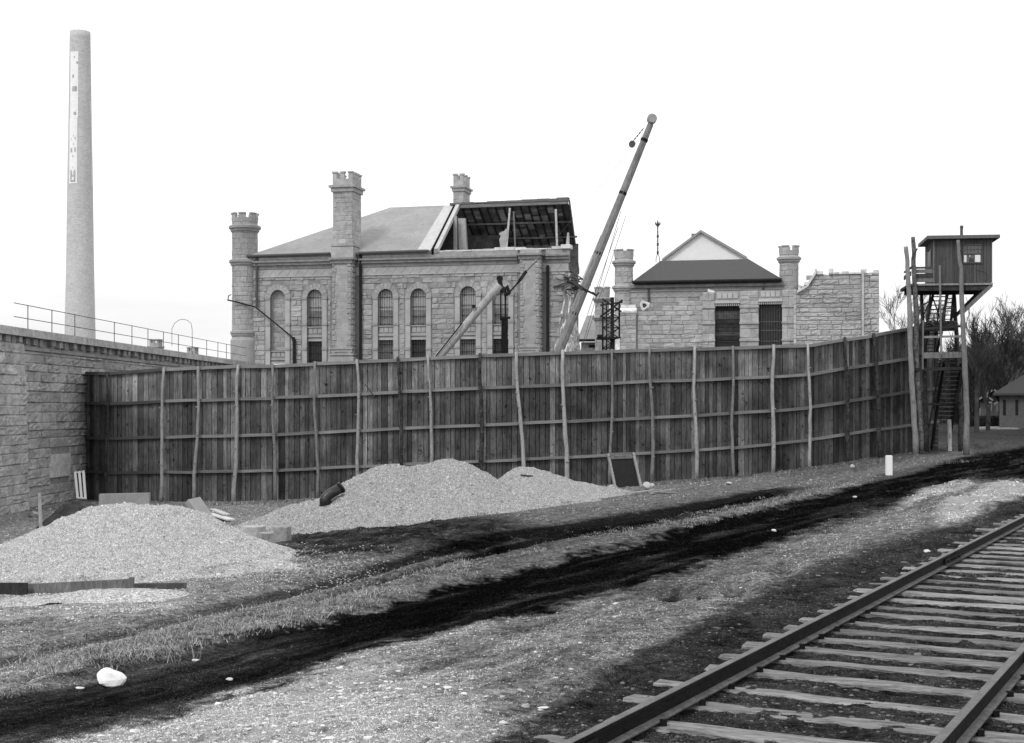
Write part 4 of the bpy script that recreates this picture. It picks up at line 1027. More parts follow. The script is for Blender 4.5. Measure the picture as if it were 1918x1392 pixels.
    buttress(974, 1010, zE - .02, 0, 'buttress')
    # roof
    zR = A.z(730, 389, 8.0); zEv = zE + .10; rf = MB(); v0, vr, vb = -.25, 8.0, 16.4
    ur0 = A.u(730, vr); ucR = A.u(851, vr); ucE = A.u(811, 0); uRr = A.u(1064, vr)
    def slab(mb, pts, th, tint=1.0):
        n = len(pts); q = [Vector(p) for p in pts]; nn = (q[1] - q[0]).cross(q[2] - q[0]).normalized()
        if nn.z < 0: nn = -nn
        mb.add(q + [p - nn * th for p in q], [tuple(range(n)), tuple(range(2 * n - 1, n - 1, -1))] + [(k, n + k, n + (k + 1) % n, (k + 1) % n) for k in range(n)], tint)
    eL = .55
    slab(rf, [(eL, v0, zEv), (ucE, v0, zEv), (ucR, vr, zR), (ur0, vr, zR)], .16)
    slab(rf, [(eL, vb, zEv), (eL, v0, zEv), (ur0, vr, zR)], .16)
    rf.build('front_roof', SLATE_L, r, local=True)
    rk = MB(); slab(rk, [(eL, vb, zEv), (ur0, vr, zR + .01), (uRr, vr, zR + .06), (A.u(1083, vb), vb, zEv)], .12); rk.build('rear_roof', BOARDD, r, local=True)
    # stripped verge: pale band of bared lath and the cut rafter
    vg = MB(); slab(vg, [(ucE - 1.05, v0 - .02, zEv + .03), (ucE - .1, v0 - .02, zEv + .03), (ucR - .02, vr, zR + .03), (ucR - .75, vr, zR + .03)], .03, 1.25); vg.build('bared_roof_strip', CONC, r, local=True)
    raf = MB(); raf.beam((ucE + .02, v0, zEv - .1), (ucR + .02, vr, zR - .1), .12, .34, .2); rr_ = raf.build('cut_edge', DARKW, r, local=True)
    raf = MB(); raf.beam((ucE + .30, v0, zEv + .0), (ucR + .30, vr, zR + .0), .26, .30, 1.0); raf.build('end_rafter', PALEW, r, local=True)
    gt = MB(); gt.tube([(.5, -.42, zE + .02), (A.u(622), -.42, zE + .06)], .10, 8); gt.tube([(A.u(676), -.42, zE + .04), (ucE - .2, -.42, zE + .08)], .10, 8); gt.build('gutter', STEELP, r, local=True)
    # rafters under the rear slope, ridge piece, purlins
    ra = MB(); u = ucR + .6; rnd = random.Random(9)
    sl = (zEv - zR) / (vb - vr)
    uB = A.u(1083, vb) - .15
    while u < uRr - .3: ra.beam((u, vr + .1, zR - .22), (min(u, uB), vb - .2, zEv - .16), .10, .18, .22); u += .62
    for v in (9.8, 11.6): ra.beam((ucR, v, zR + sl * (v - vr) - .30), (uRr, v, zR + sl * (v - vr) - .30), .12, .14, .9)
    ra.build('rafters', BOARDD, r, local=True)
    # patched underside boards, some paler
    pb = MB()
    for _ in range(110):
        uu = ucR + .6 + .62 * rnd.randrange(0, int((uRr - ucR - .6) / .62)); v = rnd.uniform(vr + .3, vr + 5.2); L = rnd.uniform(.3, .9); zz = lambda w: zR + sl * (w - vr) - .16
        pb.hexa([(uu + .05, v, zz(v) - .012), (uu + .57, v, zz(v) - .012), (uu + .57, v + L, zz(v + L) - .012), (uu + .05, v + L, zz(v + L) - .012), (uu + .05, v, zz(v)), (uu + .57, v, zz(v)), (uu + .57, v + L, zz(v + L)), (uu + .05, v + L, zz(v + L))], rnd.uniform(.9, 2.8))
    pb.build('underside_boards', BOARDD, r, local=True)
    rg = MB(); rg.beam((ucR, vr - .1, zR - .10), (uRr, vr - .1, zR - .04), .2, .26, 1.0); rg.build('ridge_beam', RAILW, r, local=True)
    rt = MB(); u = ucR - .3; k = 0
    while u < uRr - .2:
        L = rnd.uniform(.5, 1.2); rt.box(u, u + L, vr - .25, vr + .3, zR + .05 + rnd.uniform(-.03, .03), zR + .14 + .13 * min(1, (u - ucR + .3) / 6) + rnd.uniform(-.03, .05), .9); u += L
    rt.build('torn_ridge', MIDW, r, local=True)
    # inside: dark sheets set in for the darker lower area, plastered pier, posts
    ins = MB(); zi = A.z(900, 441, 11.0); ins.box(A.u(876, 11), A.u(948, 11), 11.0, 11.1, zb, zi, .5); ins.box(A.u(818, 10), A.u(862, 10), 9.2, 9.3, zb, zR - .8, .35); ins.box(A.u(950, 12), uRr - .1, 12.6, 12.7, zb, zR - 2.5, .9); ins.build('inner_dark_sheets', BOARDD, r, local=True)
    pl = MB(); pl.hexa([(A.u(861, 6), 6.0, 10), (A.u(878, 6), 6.0, 10), (A.u(880, 7), 7.2, 10), (A.u(861, 7), 7.2, 10)] + [A.p(858, 409, 6), A.p(871, 409, 6), A.p(873, 409, 7.2), A.p(859, 409, 7.2)], 1.0); pl.build('inner_pier', CONC, r, local=True)
    pf = MB(); pf.beam((A.u(853, 5.5), 5.5, 10), (A.u(853, 5.5), 5.5, A.z(853, 405, 5.5)), .22, .22, .9); pf.build('inner_pier', CONC, r, local=True)
    def prop(px0, py0, px1, py1, v, w, mt):
        m = MB(); a = A.p(px0, py0, v); b = (A.u(px1, v), v, zE); m.beam(a, b, w, w, 1); m.build('roof_prop', mt, r, local=True)
    prop(955, 390, 948, 475, .6, .11, PALEW); prop(962, 396, 966, 475, 4.0, .10, MIDW); prop(1041, 392, 1044, 475, 3.0, .13, PALEW)
    rnd = random.Random(14); stp = MB(); b = A.p(943, 474, .5)      # ragged upright of masonry left standing
    prof = [(935, 474), (937, 462), (935, 449), (938, 442), (934, 438), (940, 434), (944, 433), (948, 428), (951, 430), (950, 446), (947, 458), (949, 474)]
    q = [A.p(x, y, .5) for x, y in prof]; n = len(q); stp.add(q + [(a, v + .35, c) for a, v, c in q], [tuple(range(n)), tuple(range(2 * n - 1, n - 1, -1))] + [(k, n + k, n + (k + 1) % n, (k + 1) % n) for k in range(n)], .9)
    stp.build('masonry_stub', STONE2, r, local=True)
    s2 = MB(); a, c = A.p(1059, 474, .3), A.p(1063, 436, .3); s2.hexa([(a[0], .2, a[2]), (a[0] + .28, .2, a[2]), (a[0] + .28, .45, a[2]), (a[0], .45, a[2]), (c[0], .2, c[2]), (c[0] + .1, .2, c[2]), (c[0] + .1, .4, c[2]), (c[0], .4, c[2])], 1); s2.build('masonry_stub', STONE2, r, local=True)
    # bargeboard of the rear slope, seen at the open end
    bg = MB(); bg.beam((uRr + .1, vr, zR - .05), (A.u(1084, vb), vb, zEv - .08), .10, .42, .9); bg.build('bargeboard', MIDW, r, local=True)
    # rear chimney rising behind the ridge
    v = 10.5; rc = MB(); a, b = A.u(849, v), A.u(868, v); zt = A.z(860, 352, v); square_stack(rc, a, b, v, v + 1.9, zR - 1.6, zt, ch=.3, seed=5); collar(rc, a, b, v, v + 1.9, zt, .24, .2); rc.build('rear_chimney', STONE2, r, local=True)
    b2 = MB(); square_battlement(b2, a, b, v, v + 1.9, zt + .15, A.z(860, 325, v) - zt - .15, 2, 3); b2.build('battlement', STONE2, r, local=True)
    # return wall at the demolished end, plastered inside face turned outwards, ragged top
    sw = MB(); rnd = random.Random(31); uS = uR - .1
    top = lambda vv: float(np.interp(vv, [0, .5, 1.0, 1.6, 2.3, 2.9, 3.5, 3.9], [10.6, 10.0, 9.5, 8.6, 8.0, 6.8, 6.4, 5.4]))
    N = 26; M_ = 34; g = {}
    for i in range(N + 1):
        vv = 3.9 * i / N
        for j in range(M_ + 1):
            t = top(vv) + rnd.uniform(-.16, .16); zz = zb + (t - zb) * j / M_
            g[i, j] = len(sw.v); sw.v.append((uS + .10 + .13 * rnd.uniform(-1, 1), vv + rnd.uniform(-.04, .04), zz))
    for i in range(N):
        for j in range(M_): sw.f.append((g[i, j], g[i + 1, j], g[i + 1, j + 1], g[i, j + 1])); sw.t.append(rnd.choice((.55, .8, .95, 1.05, 1.1, 1.2)))
    sw.build('broken_end_wall', PLASTER, r, local=True)
    fw = MB(); g2 = {}; NU, NZ = 12, 30                      # plaster and rubble laid bare beside the torn corner
    for j in range(NZ + 1):
        zz = zb + (9.9 - zb) * j / NZ; ul_ = float(np.interp(zz, [4, 9.6], [A.u(1031), A.u(1058)]))
        for i in range(NU + 1):
            g2[i, j] = len(fw.v); fw.v.append((ul_ + (uR + .06 - ul_) * i / NU, .02 + rnd.uniform(-.10, .05), zz + rnd.uniform(-.08, .08)))
    for j in range(NZ):
        for i in range(NU): fw.f.append((g2[i, j], g2[i + 1, j], g2[i + 1, j + 1], g2[i, j + 1])); fw.t.append(rnd.choice((.5, .75, .9, 1.0, 1.1, 1.15)))
    fw.build('bared_rubble', PLASTER, r, local=True)
    ew = MB(); ew.box(uS - .5, uS, .3, 3.8, zb, 5.2, .9); ew.box(uS - .5, uS, .3, 1.5, 5.2, 8.6, .9); ew.build('end_wall_core', STONE, r, local=True)
    # pipes
    dp = MB(); dp.tube([(A.u(483), -.22, zE), (A.u(483), -.22, z(566)), (A.u(484), -.18, z(572))], .085, 8); dp.build('downpipe', STEELP, r, local=True)
    dp = MB(); dp.tube([(A.u(677), -.2, zE), (A.u(677), -.2, z(700))], .10, 8); dp.build('downpipe', IRON, r, local=True)
    dp = MB(); dp.tube([(A.u(1027), -.2, z(505)), (A.u(1027), -.2, z(700))], .10, 8); dp.build('downpipe', IRON, r, local=True)
    dp = MB(); dp.tube([A.p(426, 562, -.75), A.p(440, 565, -.75), A.p(478, 575, -.4), A.p(549, 633, -.2)], .05, 8)
    dp.tube([A.p(549, 632, -.2), A.p(551, 642, -.2), A.p(551, 700, -.2)], .12, 8); dp.build('slanting_pipe', IRON, r, local=True)
    lb = MB(); lb.tube([A.p(433, 552, -.5), A.p(428, 554, -.6), A.p(427, 563, -.6), A.p(433, 563, -.5)], .035, 6); lb.build('bracket', IRON, r, local=True)
    # shattered timbers hanging at the broken corner
    tb = MB(); rnd = random.Random(4)
    for _ in range(46):
        x, y = rnd.gauss(1068, 11), rnd.gauss(531, 10); a = Vector(A.p(x, y, rnd.uniform(-.4, 1.2))); an = rnd.uniform(-.7, .5); L = rnd.uniform(.3, 1.1); d = Vector((math.cos(an), rnd.uniform(-.3, .3), math.sin(an))) * L
        tb.beam(a - d / 2, a + d / 2, rnd.uniform(.05, .14), rnd.uniform(.03, .08), rnd.uniform(.4, 3.0))
    tb.build('splintered_timbers', DARKW, r, local=True)
    return r
main_building()

# ================================================================ SECOND BUILDING (right)
B = Frame(1190, 98.0, 12.0)
def right_building():
    r = B.root('cell_block', 'lower half-demolished stone block with a dark hipped roof, two round turrets and barred windows', 'building')
    z = lambda py, px=1320, v=0: B.z(px, py, v); zb = -2.0; uL, uR = B.u(1172), B.u(1480)
    zE = z(529); wl = MB(); wl.box(uL, uR, .02, 8, zb, z(530), .8); ashlar(wl, TF, uL, uR, z(600), z(556), ch=.33, ln=(.4, 1.0), r=(.01, .04), seed=3)
    wl.build('wall', STONE, r, local=True)
    fz = MB(); fz.box(uL, uR, -.05, .05, z(556), z(545), 1.0); fz.box(uL, uR, -.14, .05, z(545) + .003, z(543), 1.1); u = uL + .6
    while u < uR - .7:
        for (a, b, c_, e) in ((u, z(555), u + .26, z(546)), (u + .26, z(546), u + .52, z(555))): fz.beam((a, -.06, b), (c_, -.06, e), .04, .06, 1.2)
        u += .52
    fz.build('frieze', DRESSED, r, local=True)
    co = MB(); co.box(uL, uR, -.10, .05, z(543) + .003, z(538), .95); co.box(uL, uR, -.3, .05, z(538) + .003, z(533), .8); co.box(uL, uR, -.08, .05, z(533) + .003, z(528), 1.2); co.build('cornice', TRIM, r, local=True)
    # hipped roof
    v0, vr = -.5, 6.0; zr = B.z(1320, 487, vr); zr2 = B.z(1320, 484, vr); rf = MB()
    a, b = B.u(1186, v0), B.u(1463, v0); c, d = B.u(1402, vr), B.u(1237, vr); ze = z(524, 1320, v0)
    vb = 12.5; q = [(a, v0, ze), (b, v0, ze), (c, vr, zr), (d, vr, zr), (a, vb, ze), (b, vb, ze)]
    rf.add(q + [(x, y, w - .2) for x, y, w in q[:2] + q[4:]], [(0, 1, 2, 3), (4, 0, 3), (1, 5, 2), (5, 4, 3, 2), (6, 7, 1, 0), (7, 9, 5, 1), (8, 6, 0, 4), (6, 8, 9, 7)], 1)
    rf.build('roof', SLATE_D, r, local=True)
    gu = MB(); gu.tube([(a - .05, v0 - .08, ze - .10), (b + .05, v0 - .08, ze - .10)], .10, 8); gu.build('gutter', IRON, r, local=True)
    dp = MB(); dp.tube([B.p(1215, 528, -.15), B.p(1215, 566, -.15)], .07, 8); dp.build('downpipe', STEELP, r, local=True)
    dp = MB(); dp.tube([B.p(1433, 528, -.35), B.p(1431, 532, -.25), B.p(1429, 545, -.2)], .06, 8); dp.build('downpipe', STEELP, r, local=True)
    # iron finial at the left end of the ridge
    fi = MB(); b3 = lambda x, y: B.p(x, y, vr)
    fi.tube([b3(1232, 412), b3(1232, 416), b3(1232, 420), b3(1232, 424), b3(1232, 431)], [.02, .05, .12, .05, .04], 8)
    for x in (-4.5, 4.5): fi.tube([b3(1232, 424), b3(1232 + x, 419), b3(1232 + x * .8, 415)], [.06, .05, .02], 6)
    y_ = 431
    for k in range(6):
        fi.tube([b3(1232, y_), b3(1232, y_ + 2), b3(1232, y_ + 6), b3(1232, y_ + 8)], [.03, .08 if k % 2 else .05, .08 if k % 2 else .05, .03], 8); y_ += 7.6
    for x in (-3, 3): fi.tube([b3(1232, 475), b3(1232 + x, 482), b3(1232 + x * 1.1, 491)], .025, 6)
    fi.build('finial', STEELP, r, local=True)
    # turrets
    for (px, pt, pc, pr, R, extra) in ((1167.5, 484, 467, 493, .60, (540,)), (1477.5, 477, 460, 486, .60, ())):
        zz = lambda py: B.z(px, py)
        rings = [(zz(pr), .30, .2)] + [(zz(e), .30, .2) for e in extra]
        round_turret(r, B.u(px), .3, R, zb, zz(pt), rings, 'turret', STONE2, 5, zz(pc) - zz(pt), seed=int(px))
    # projecting broken masonry in front, with the capped pier on its left
    v = -.9; Tf = lambda u, d, zz: (u, v - d, zz)
    U = lambda px: B.u(px, v); Z = lambda py, px=1320: B.z(px, py, v)
    lw = MB(); tops = curve([(1160, 582), (1195, 583), (1215, 580), (1240, 576), (1243, 571), (1262, 571), (1266, 563), (1290, 565), (1300, 561), (1316, 558)])
    N = 40
    for k in range(N):
        a_, b_ = U(1163) + (U(1318) - U(1163)) * k / N, U(1163) + (U(1318) - U(1163)) * (k + 1) / N; px = 1163 + 155 * (k + .5) / N
        lw.box(a_, b_ + .001, v + .02, v + .7, zb, Z(float(tops(px)) + 3), .75)
    tf = lambda u: Z(float(tops(1163 + 155 * (u - U(1163)) / (U(1318) - U(1163)))))
    ashlar(lw, Tf, U(1194), U(1318), zb, Z(556), ch=.30, ln=(.45, 1.0), r=(.02, .06), seed=17, topf=tf, tv=.15)
    ashlar(lw, off(Tf, 0, .22), U(1162), U(1192), zb, Z(585), ch=.27, ln=(.35, .6), r=(.01, .05), seed=18); lw.box(U(1162), U(1192), v - .22, v + .3, zb, Z(585), .8)
    lw.build('broken_front_wall', STONE2, r, local=True)
    cp = MB(); cp.tube([(U(1161), v - .15, Z(581)), (U(1193), v - .15, Z(581))], .22, 12); cp.box(U(1164), U(1191), v - .1, v + .3, Z(574), Z(569), .9); cp.build('pier_cap', PLASTER, r, local=True)
    # window bays with pilasters; rough wall right of them
    py = MB()
    for (a_, b_, t) in ((1316, 1339, 548), (1386, 1421, 546), (1465, 1491, 546)):
        w = U(b_) - U(a_); py.box(U(a_), U(b_), v - .10, v + .6, zb, Z(t), .9)
        zz = Z(655); k = 0; rnd = random.Random(a_)
        while zz < Z(t) - .2:
            h = rnd.choice((.28, .55, .75)); h = min(h, Z(t) - zz); m = U(a_) + w * rnd.choice((.4, .5, .6))
            for (x0, x1) in ((U(a_), m), (m, U(b_))): blockf(py, lambda u, d, q: (u, v - .10 - d, q), x0 + .01, x1 - .01, zz + .01, zz + h - .01, rnd.uniform(.02, .05), rnd, rnd.uniform(.85, 1.15))
            zz += h; k += 1
        for t2 in (576, 606, 638): py.box(U(a_) - .03, U(b_) + .03, v - .2, v, Z(t2 + 2), Z(t2 - 2), .95)
    sp = MB(); sp.hexa([(U(1326), v - .1, Z(560)), (U(1339), v - .1, Z(560)), (U(1339), v + .2, Z(560)), (U(1326), v + .2, Z(560)), (U(1326), v - .1, Z(541)), (U(1339), v - .1, Z(546)), (U(1339), v + .2, Z(546)), (U(1326), v + .2, Z(541))], 1.15)
    py.build('window_piers', STONE2, r, local=True); sp.build('broken_stone', ROCK, r, local=True)
    for (a_, b_, t, kind) in ((1339.5, 1386, 575, 'boarded'), (1421, 1465, 573, 'open')):
        ln = MB(); x0, x1 = U(a_) + .01, U(b_) - .01
        ln.box(x0, x1, v - .04, v + .5, Z(t - 11), Z(546), .9); n = 4
        for k in range(n): w = (x1 - x0 - .2) / n; ln.box(x0 + .1 + k * w + .03, x0 + .1 + (k + 1) * w - .03, v - .10, v, Z(t - 15), Z(t - 25), 1.2)
        ln.box(x0 - .02, x1 + .02, v - .16, v + .4, Z(t - 6), Z(t - 11) - .003, 1.35)
        n = 12
        for k in range(n): w = (x1 - x0) / n; ln.box(x0 + k * w + .02, x0 + (k + 1) * w - .03, v - .10, v + .3, Z(t - 1), Z(t - 6) - .003, 1.15)
        w_ = ln.build('window', DRESSED, r, local=True)
        def sub(mb, nm, mt, w_=w_):
            o = mb.build(nm, mt, None); o.parent = w_; o.location = -Vector(w_.location); return o
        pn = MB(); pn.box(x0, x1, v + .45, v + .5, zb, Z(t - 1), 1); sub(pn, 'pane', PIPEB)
        if kind == 'boarded':
            bd = MB(); zz = Z(t); k = 0; tn = (1.0, 2.6, 2.2, 1.0, .9, 1.1, 2.0, .9); rnd = random.Random(1)
            while zz > Z(636): bd.box(x0, x1, v + .3, v + .34, zz - .26, zz - .01, tn[k % 8] * 1.1); zz -= .27; k += 1
            sub(bd, 'boards', DARKW)
        g = MB(); n = 9
        for k in range(1, n): x = x0 + (x1 - x0) * k / n; g.box(x - .012, x + .012, v + .18, v + .20, zb, Z(t), 5 if kind == 'open' else 2)
        for t2 in (604, 620, 640): g.box(x0, x1, v + .175, v + .18, Z(t2) - .02, Z(t2) + .02, 6 if kind == 'open' else 2)
        sub(g, 'window_bars', IRON)
    # right-hand rough wall with broken parapet
    rw = MB(); tp = curve([(1491, 550), (1500, 545), (1507, 548), (1516, 530), (1526, 514), (1552, 517), (1590, 517), (1612, 517), (1646, 515)])
    N = 40; a0, a1 = U(1491), U(1646)
    for k in range(N):
        x0, x1 = a0 + (a1 - a0) * k / N, a0 + (a1 - a0) * (k + 1) / N; px = 1491 + 155 * (k + .5) / N; rw.box(x0, x1 + .001, v - .28, v + 2.0, zb, Z(float(tp(px)) + 3), .75)
    tf2 = lambda u: Z(float(tp(1491 + 155 * (u - a0) / (a1 - a0))))
    Tw = off(Tf, 0, .30)
    ashlar(rw, Tw, a0, U(1613), zb, Z(512), ch=.31, ln=(.5, 1.2), r=(.03, .08), seed=27, topf=tf2, tv=.15, sub=3)
    ashlar(rw, off(Tf, 0, .42), U(1615), a1, zb, Z(518), ch=.36, ln=(.4, .9), r=(.04, .12), seed=28, tv=.18, sub=3); rw.box(U(1615), a1, v - .42, v, zb, Z(519), .8)
    rw.box(U(1613.5), U(1618), v - .60, v, zb, Z(514), 1.25); rw.build('rough_wall', STONE2, r, local=True)
    qn = MB(); zz = Z(655); rnd = random.Random(2)
    while zz < Z(548): qn.box(U(1487), U(1491.5), v - .36, v, zz + .01, zz + .3, rnd.uniform(1.1, 1.4)); zz += .32
    qn.build('quoins', STONE2, r, local=True)
    cp = MB()
    for (x0, x1, t0, t1) in ((1526, 1531, 517, 509), (1527, 1542, 519, 513), (1552, 1561, 519, 509), (1563, 1572, 519, 515), (1577, 1590, 519, 513.5), (1552, 1612, 519.5, 516.5), (1612, 1623, 520, 511), (1628, 1636, 519, 517), (1636, 1646, 520, 513), (1496, 1500, 548, 538), (1506, 1516, 538, 533)):
        cp.box(U(x0), U(x1), v - .45, v + .4, Z(t0), Z(t1), rnd.uniform(.95, 1.2))
    a_, b_ = Vector((U(1493), v - .42, Z(549))), Vector((U(1527), v - .42, Z(515))); cp.beam(Vector((U(1493), v - .40, Z(551))), Vector((U(1512), v - .4, Z(540))), .3, .14, 1); cp.beam(Vector((U(1511), v - .40, Z(541))), Vector((U(1528), v - .4, Z(515))), .3, .14, 1.1)
    cp.build('broken_parapet', ROCK, r, local=True)
    # hollowed round stone left on the wall
    rs = MB(); c_ = Vector((U(1207), v + .1, Z(571))); n = 14
    prof = [(.02, -.12), (.10, -.10), (.13, -.02), (.20, .02), (.30, .0), (.34, -.1), (.33, -.35)]
    for i, (rr, dd) in enumerate(prof):
        for k in range(n):
            a = 2 * math.pi * k / n; w = 1 + .16 * math.sin(3 * a + 1) + .10 * math.sin(5 * a + i) + .08 * math.sin(7 * a); rs.v.append((c_.x + rr * w * math.cos(a), c_.y - dd - .1, c_.z + rr * w * math.sin(a)))
    for i in range(len(prof) - 1):
        for k in range(n): rs.f.append((i * n + k, i * n + (k + 1) % n, (i + 1) * n + (k + 1) % n, (i + 1) * n + k)); rs.t.append(.12 if i < 2 else 1.0)
    rs.build('round_stone', ROCK, r, local=True)
    return r
right_building()

# ================================================================ OTHER BUILDINGS BEHIND
def gable():
    C_ = Frame(1240, 125, 12.0); r = C_.root('gabled_building', 'pale gabled building showing above the dark hipped roof', 'building')
    b0, b1, ap = C_.p(1242, 489), C_.p(1397, 485), C_.p(1313, 436); m = MB(); zb = -1
    m.add([(b0[0], 0, zb), (b1[0], 0, zb), b1, ap, b0], [(0, 1, 2, 3, 4)], 1); m.box(b0[0] + .02, b1[0] - .02, .05, 14, zb, b0[2] - .1, .9)
    m.build('gable_wall', WHITEP, r, local=True)
    rf = MB()
    for e in (b0, b1):
        e2 = Vector(e); a2 = Vector(ap); d = (a2 - e2).normalized(); s0 = e2 - d * .1; n_ = Vector((0, 0, .2))
        rf.hexa([tuple(s0 + Vector((0, -.3, 0))), tuple(a2 + Vector((0, -.3, 0))), tuple(a2 + Vector((0, 14, 0))), tuple(s0 + Vector((0, 14, 0))),
                 tuple(s0 + Vector((0, -.3, .22))), tuple(a2 + Vector((0, -.3, .22))), tuple(a2 + Vector((0, 14, .22))), tuple(s0 + Vector((0, 14, .22)))], 1)
    rf.build('roof', SLATE_L, r, local=True)
    ch = MB(); a, b = C_.p(1295, 441, 2), C_.p(1307, 439, 2); ch.box(a[0], b[0], 2, 2.6, a[2] - 1, a[2] + .15, 1); ch.build('chimney', MIDW, r, local=True)
gable()
def back_turret():
    D = Frame(1128, 128, 12); r = D.root('back_wing', 'distant stone wing with a small battlemented turret between the two big buildings', 'building')
    zb = -1; zt = D.z(1128, 556); R = .62
    round_turret(r, 0, 0, R, zb, zt, [(D.z(1128, 562), .3, .25), (D.z(1128, 597), .3, .25)], 'turret', STONE, 5, D.z(1128, 538) - zt, seed=3)
    w = MB(); u0, u1 = D.u(1085), D.u(1160); w.box(u0, u1, 1.0, 8, zb, D.z(1110, 640), .9); ashlar(w, lambda u, d, zz: (u, 1.0 - d, zz), u0, u1, D.z(1110, 700), D.z(1110, 640), ch=.35, seed=4)
    w.build('wall', STONE, r, local=True)
    rf = MB(); a, b = D.z(1110, 637), D.z(1110, 591, 6); rf.hexa([(u0 - .3, .6, a - .1), (u1, .6, a - .1), (u1, 6, b - .1), (u0 - .3, 6, b - .1), (u0 - .3, .6, a), (u1, .6, a), (u1, 6, b), (u0 - .3, 6, b)], .8); rf.build('roof', SLATE_L, r, local=True)
    g = MB(); g.tube([(u0 - .3, .5, a), (u1, .5, a)], .12, 6); g.box(D.u(1100), D.u(1122), .9, 1.1, D.z(1110, 650), D.z(1110, 645), 1); g.build('gutter', IRON, r, local=True)
back_turret()
for (px, py, w, lab) in ((292, 633, 18, 'distant battlemented stone chimney above the prison wall, the taller of the two'), (361, 648, 16, 'distant low battlemented stone chimney above the prison wall near the iron hoop')):
    Y = 128.0; p = P(px, py, Y); s_ = w / F * Y / 2; r = root('stone_chimney', lab, 'chimney', (p.x, Y, -2), -.22)
    m = MB(); zt = p.z - .5; square_stack(m, -s_, s_, -s_, s_, 0, zt + 2 - .35, ch=.3, seed=2); collar(m, -s_, s_, -s_, s_, zt + 1.65, .18, .14); m.build('shaft', STONE, r, local=True)
    m = MB(); square_battlement(m, -s_, s_, -s_, s_, zt + 1.76, .62, 3, 3, .15); m.build('battlement', STONE, r, local=True)

# ================================================================ SMOKE STACK
def stack():
    Y = 245.0; c = P(150, 60, Y); zt = c.z; r0 = 29 / F * Y; zb = -2.5; zz = lambda py: P(150, py, Y).z
    prof = []
    for (py, w) in ((760, 62), (630, 56), (500, 50.5), (345, 46.5), (200, 41.5), (60, 37.5)): prof.append((w / 2 / F * Y, zz(py)))
    r = root('smoke_stack', 'tall tapering pale brick smoke stack rising behind the prison wall', 'smoke stack', (c.x, Y, zb))
    m = MB(); p2 = []
    zs = [p[1] for p in prof]; rs = [p[0] for p in prof]
    for k in range(61): zq = zs[0] + (zs[-1] - zs[0]) * k / 60; p2.append((float(np.interp(zq, zs, rs)), zq))
    m.lathe((c.x, Y), p2, 48, 1); m.build('shaft', STACKB, r, smooth=True)
    rad = lambda z: float(np.interp(z, zs, rs))
    def patch(mb, xa, xb, za, zb_, e, tint=1):
        # surface patch between photo columns xa..xb measured from the stack's axis, heights za..zb_
        n = 6; k = max(1, int((zb_ - za) / 1.5) + 1); b = len(mb.v)
        for j in range(k + 1):
            z = za + (zb_ - za) * j / k; R = rad(z) + e; cx = 0
            for i in range(n + 1):
                x = (xa + (xb - xa) * i / n) / F * Y; x = max(-R * .98, min(R * .98, x)); mb.v.append((c.x + x, Y - (R * R - x * x) ** .5, z))
        for j in range(k):
            for i in range(n): mb.f.append((b + j * (n + 1) + i, b + j * (n + 1) + i + 1, b + (j + 1) * (n + 1) + i + 1, b + (j + 1) * (n + 1) + i)); mb.t.append(tint)
    s = MB(); patch(s, -14.8, 1.5, zz(347), zz(225), .05); patch(s, -13.5, 2.8, zz(225), zz(101), .05); ob = s.build('painted_panel', WHITEP, r)
    le = MB()
    def gl(px0, px1, py0, py1): patch(le, px0 - 150, px1 - 150, zz(py1), zz(py0), .10)
    for q in ((138, 140.3, 322, 344), (145.5, 147.8, 322, 344), (138, 147.8, 341, 344), (139, 147, 332, 334), (140.3, 141.4, 326, 333), (144.4, 145.5, 326, 333),
              (138.3, 141, 281, 289), (146, 148.5, 280, 288), (142.2, 143.6, 294, 298), (146.5, 148.5, 261, 265), (139.6, 140.4, 262, 266), (143.6, 144.4, 256, 260), (144, 149, 214, 219), (141, 150, 166, 175), (141, 144, 144, 150), (149, 152, 120, 124), (144, 146, 110, 113), (142.8, 144, 316, 318), (143.5, 144.5, 272, 275)): gl(*q)
    le.build('painted_lettering', GREYP, ob)
    ld = MB(); 
    for x in (171, 173):
        pts = [(c.x + (x - 150) / F * Y + (0 if py > 300 else (300 - py) * -.0018), Y - .3, zz(py)) for py in (350, 300, 240, 190)]
        ld.tube(pts, .06, 5)
    ld.build('ladder', WHITEP, r)
stack()
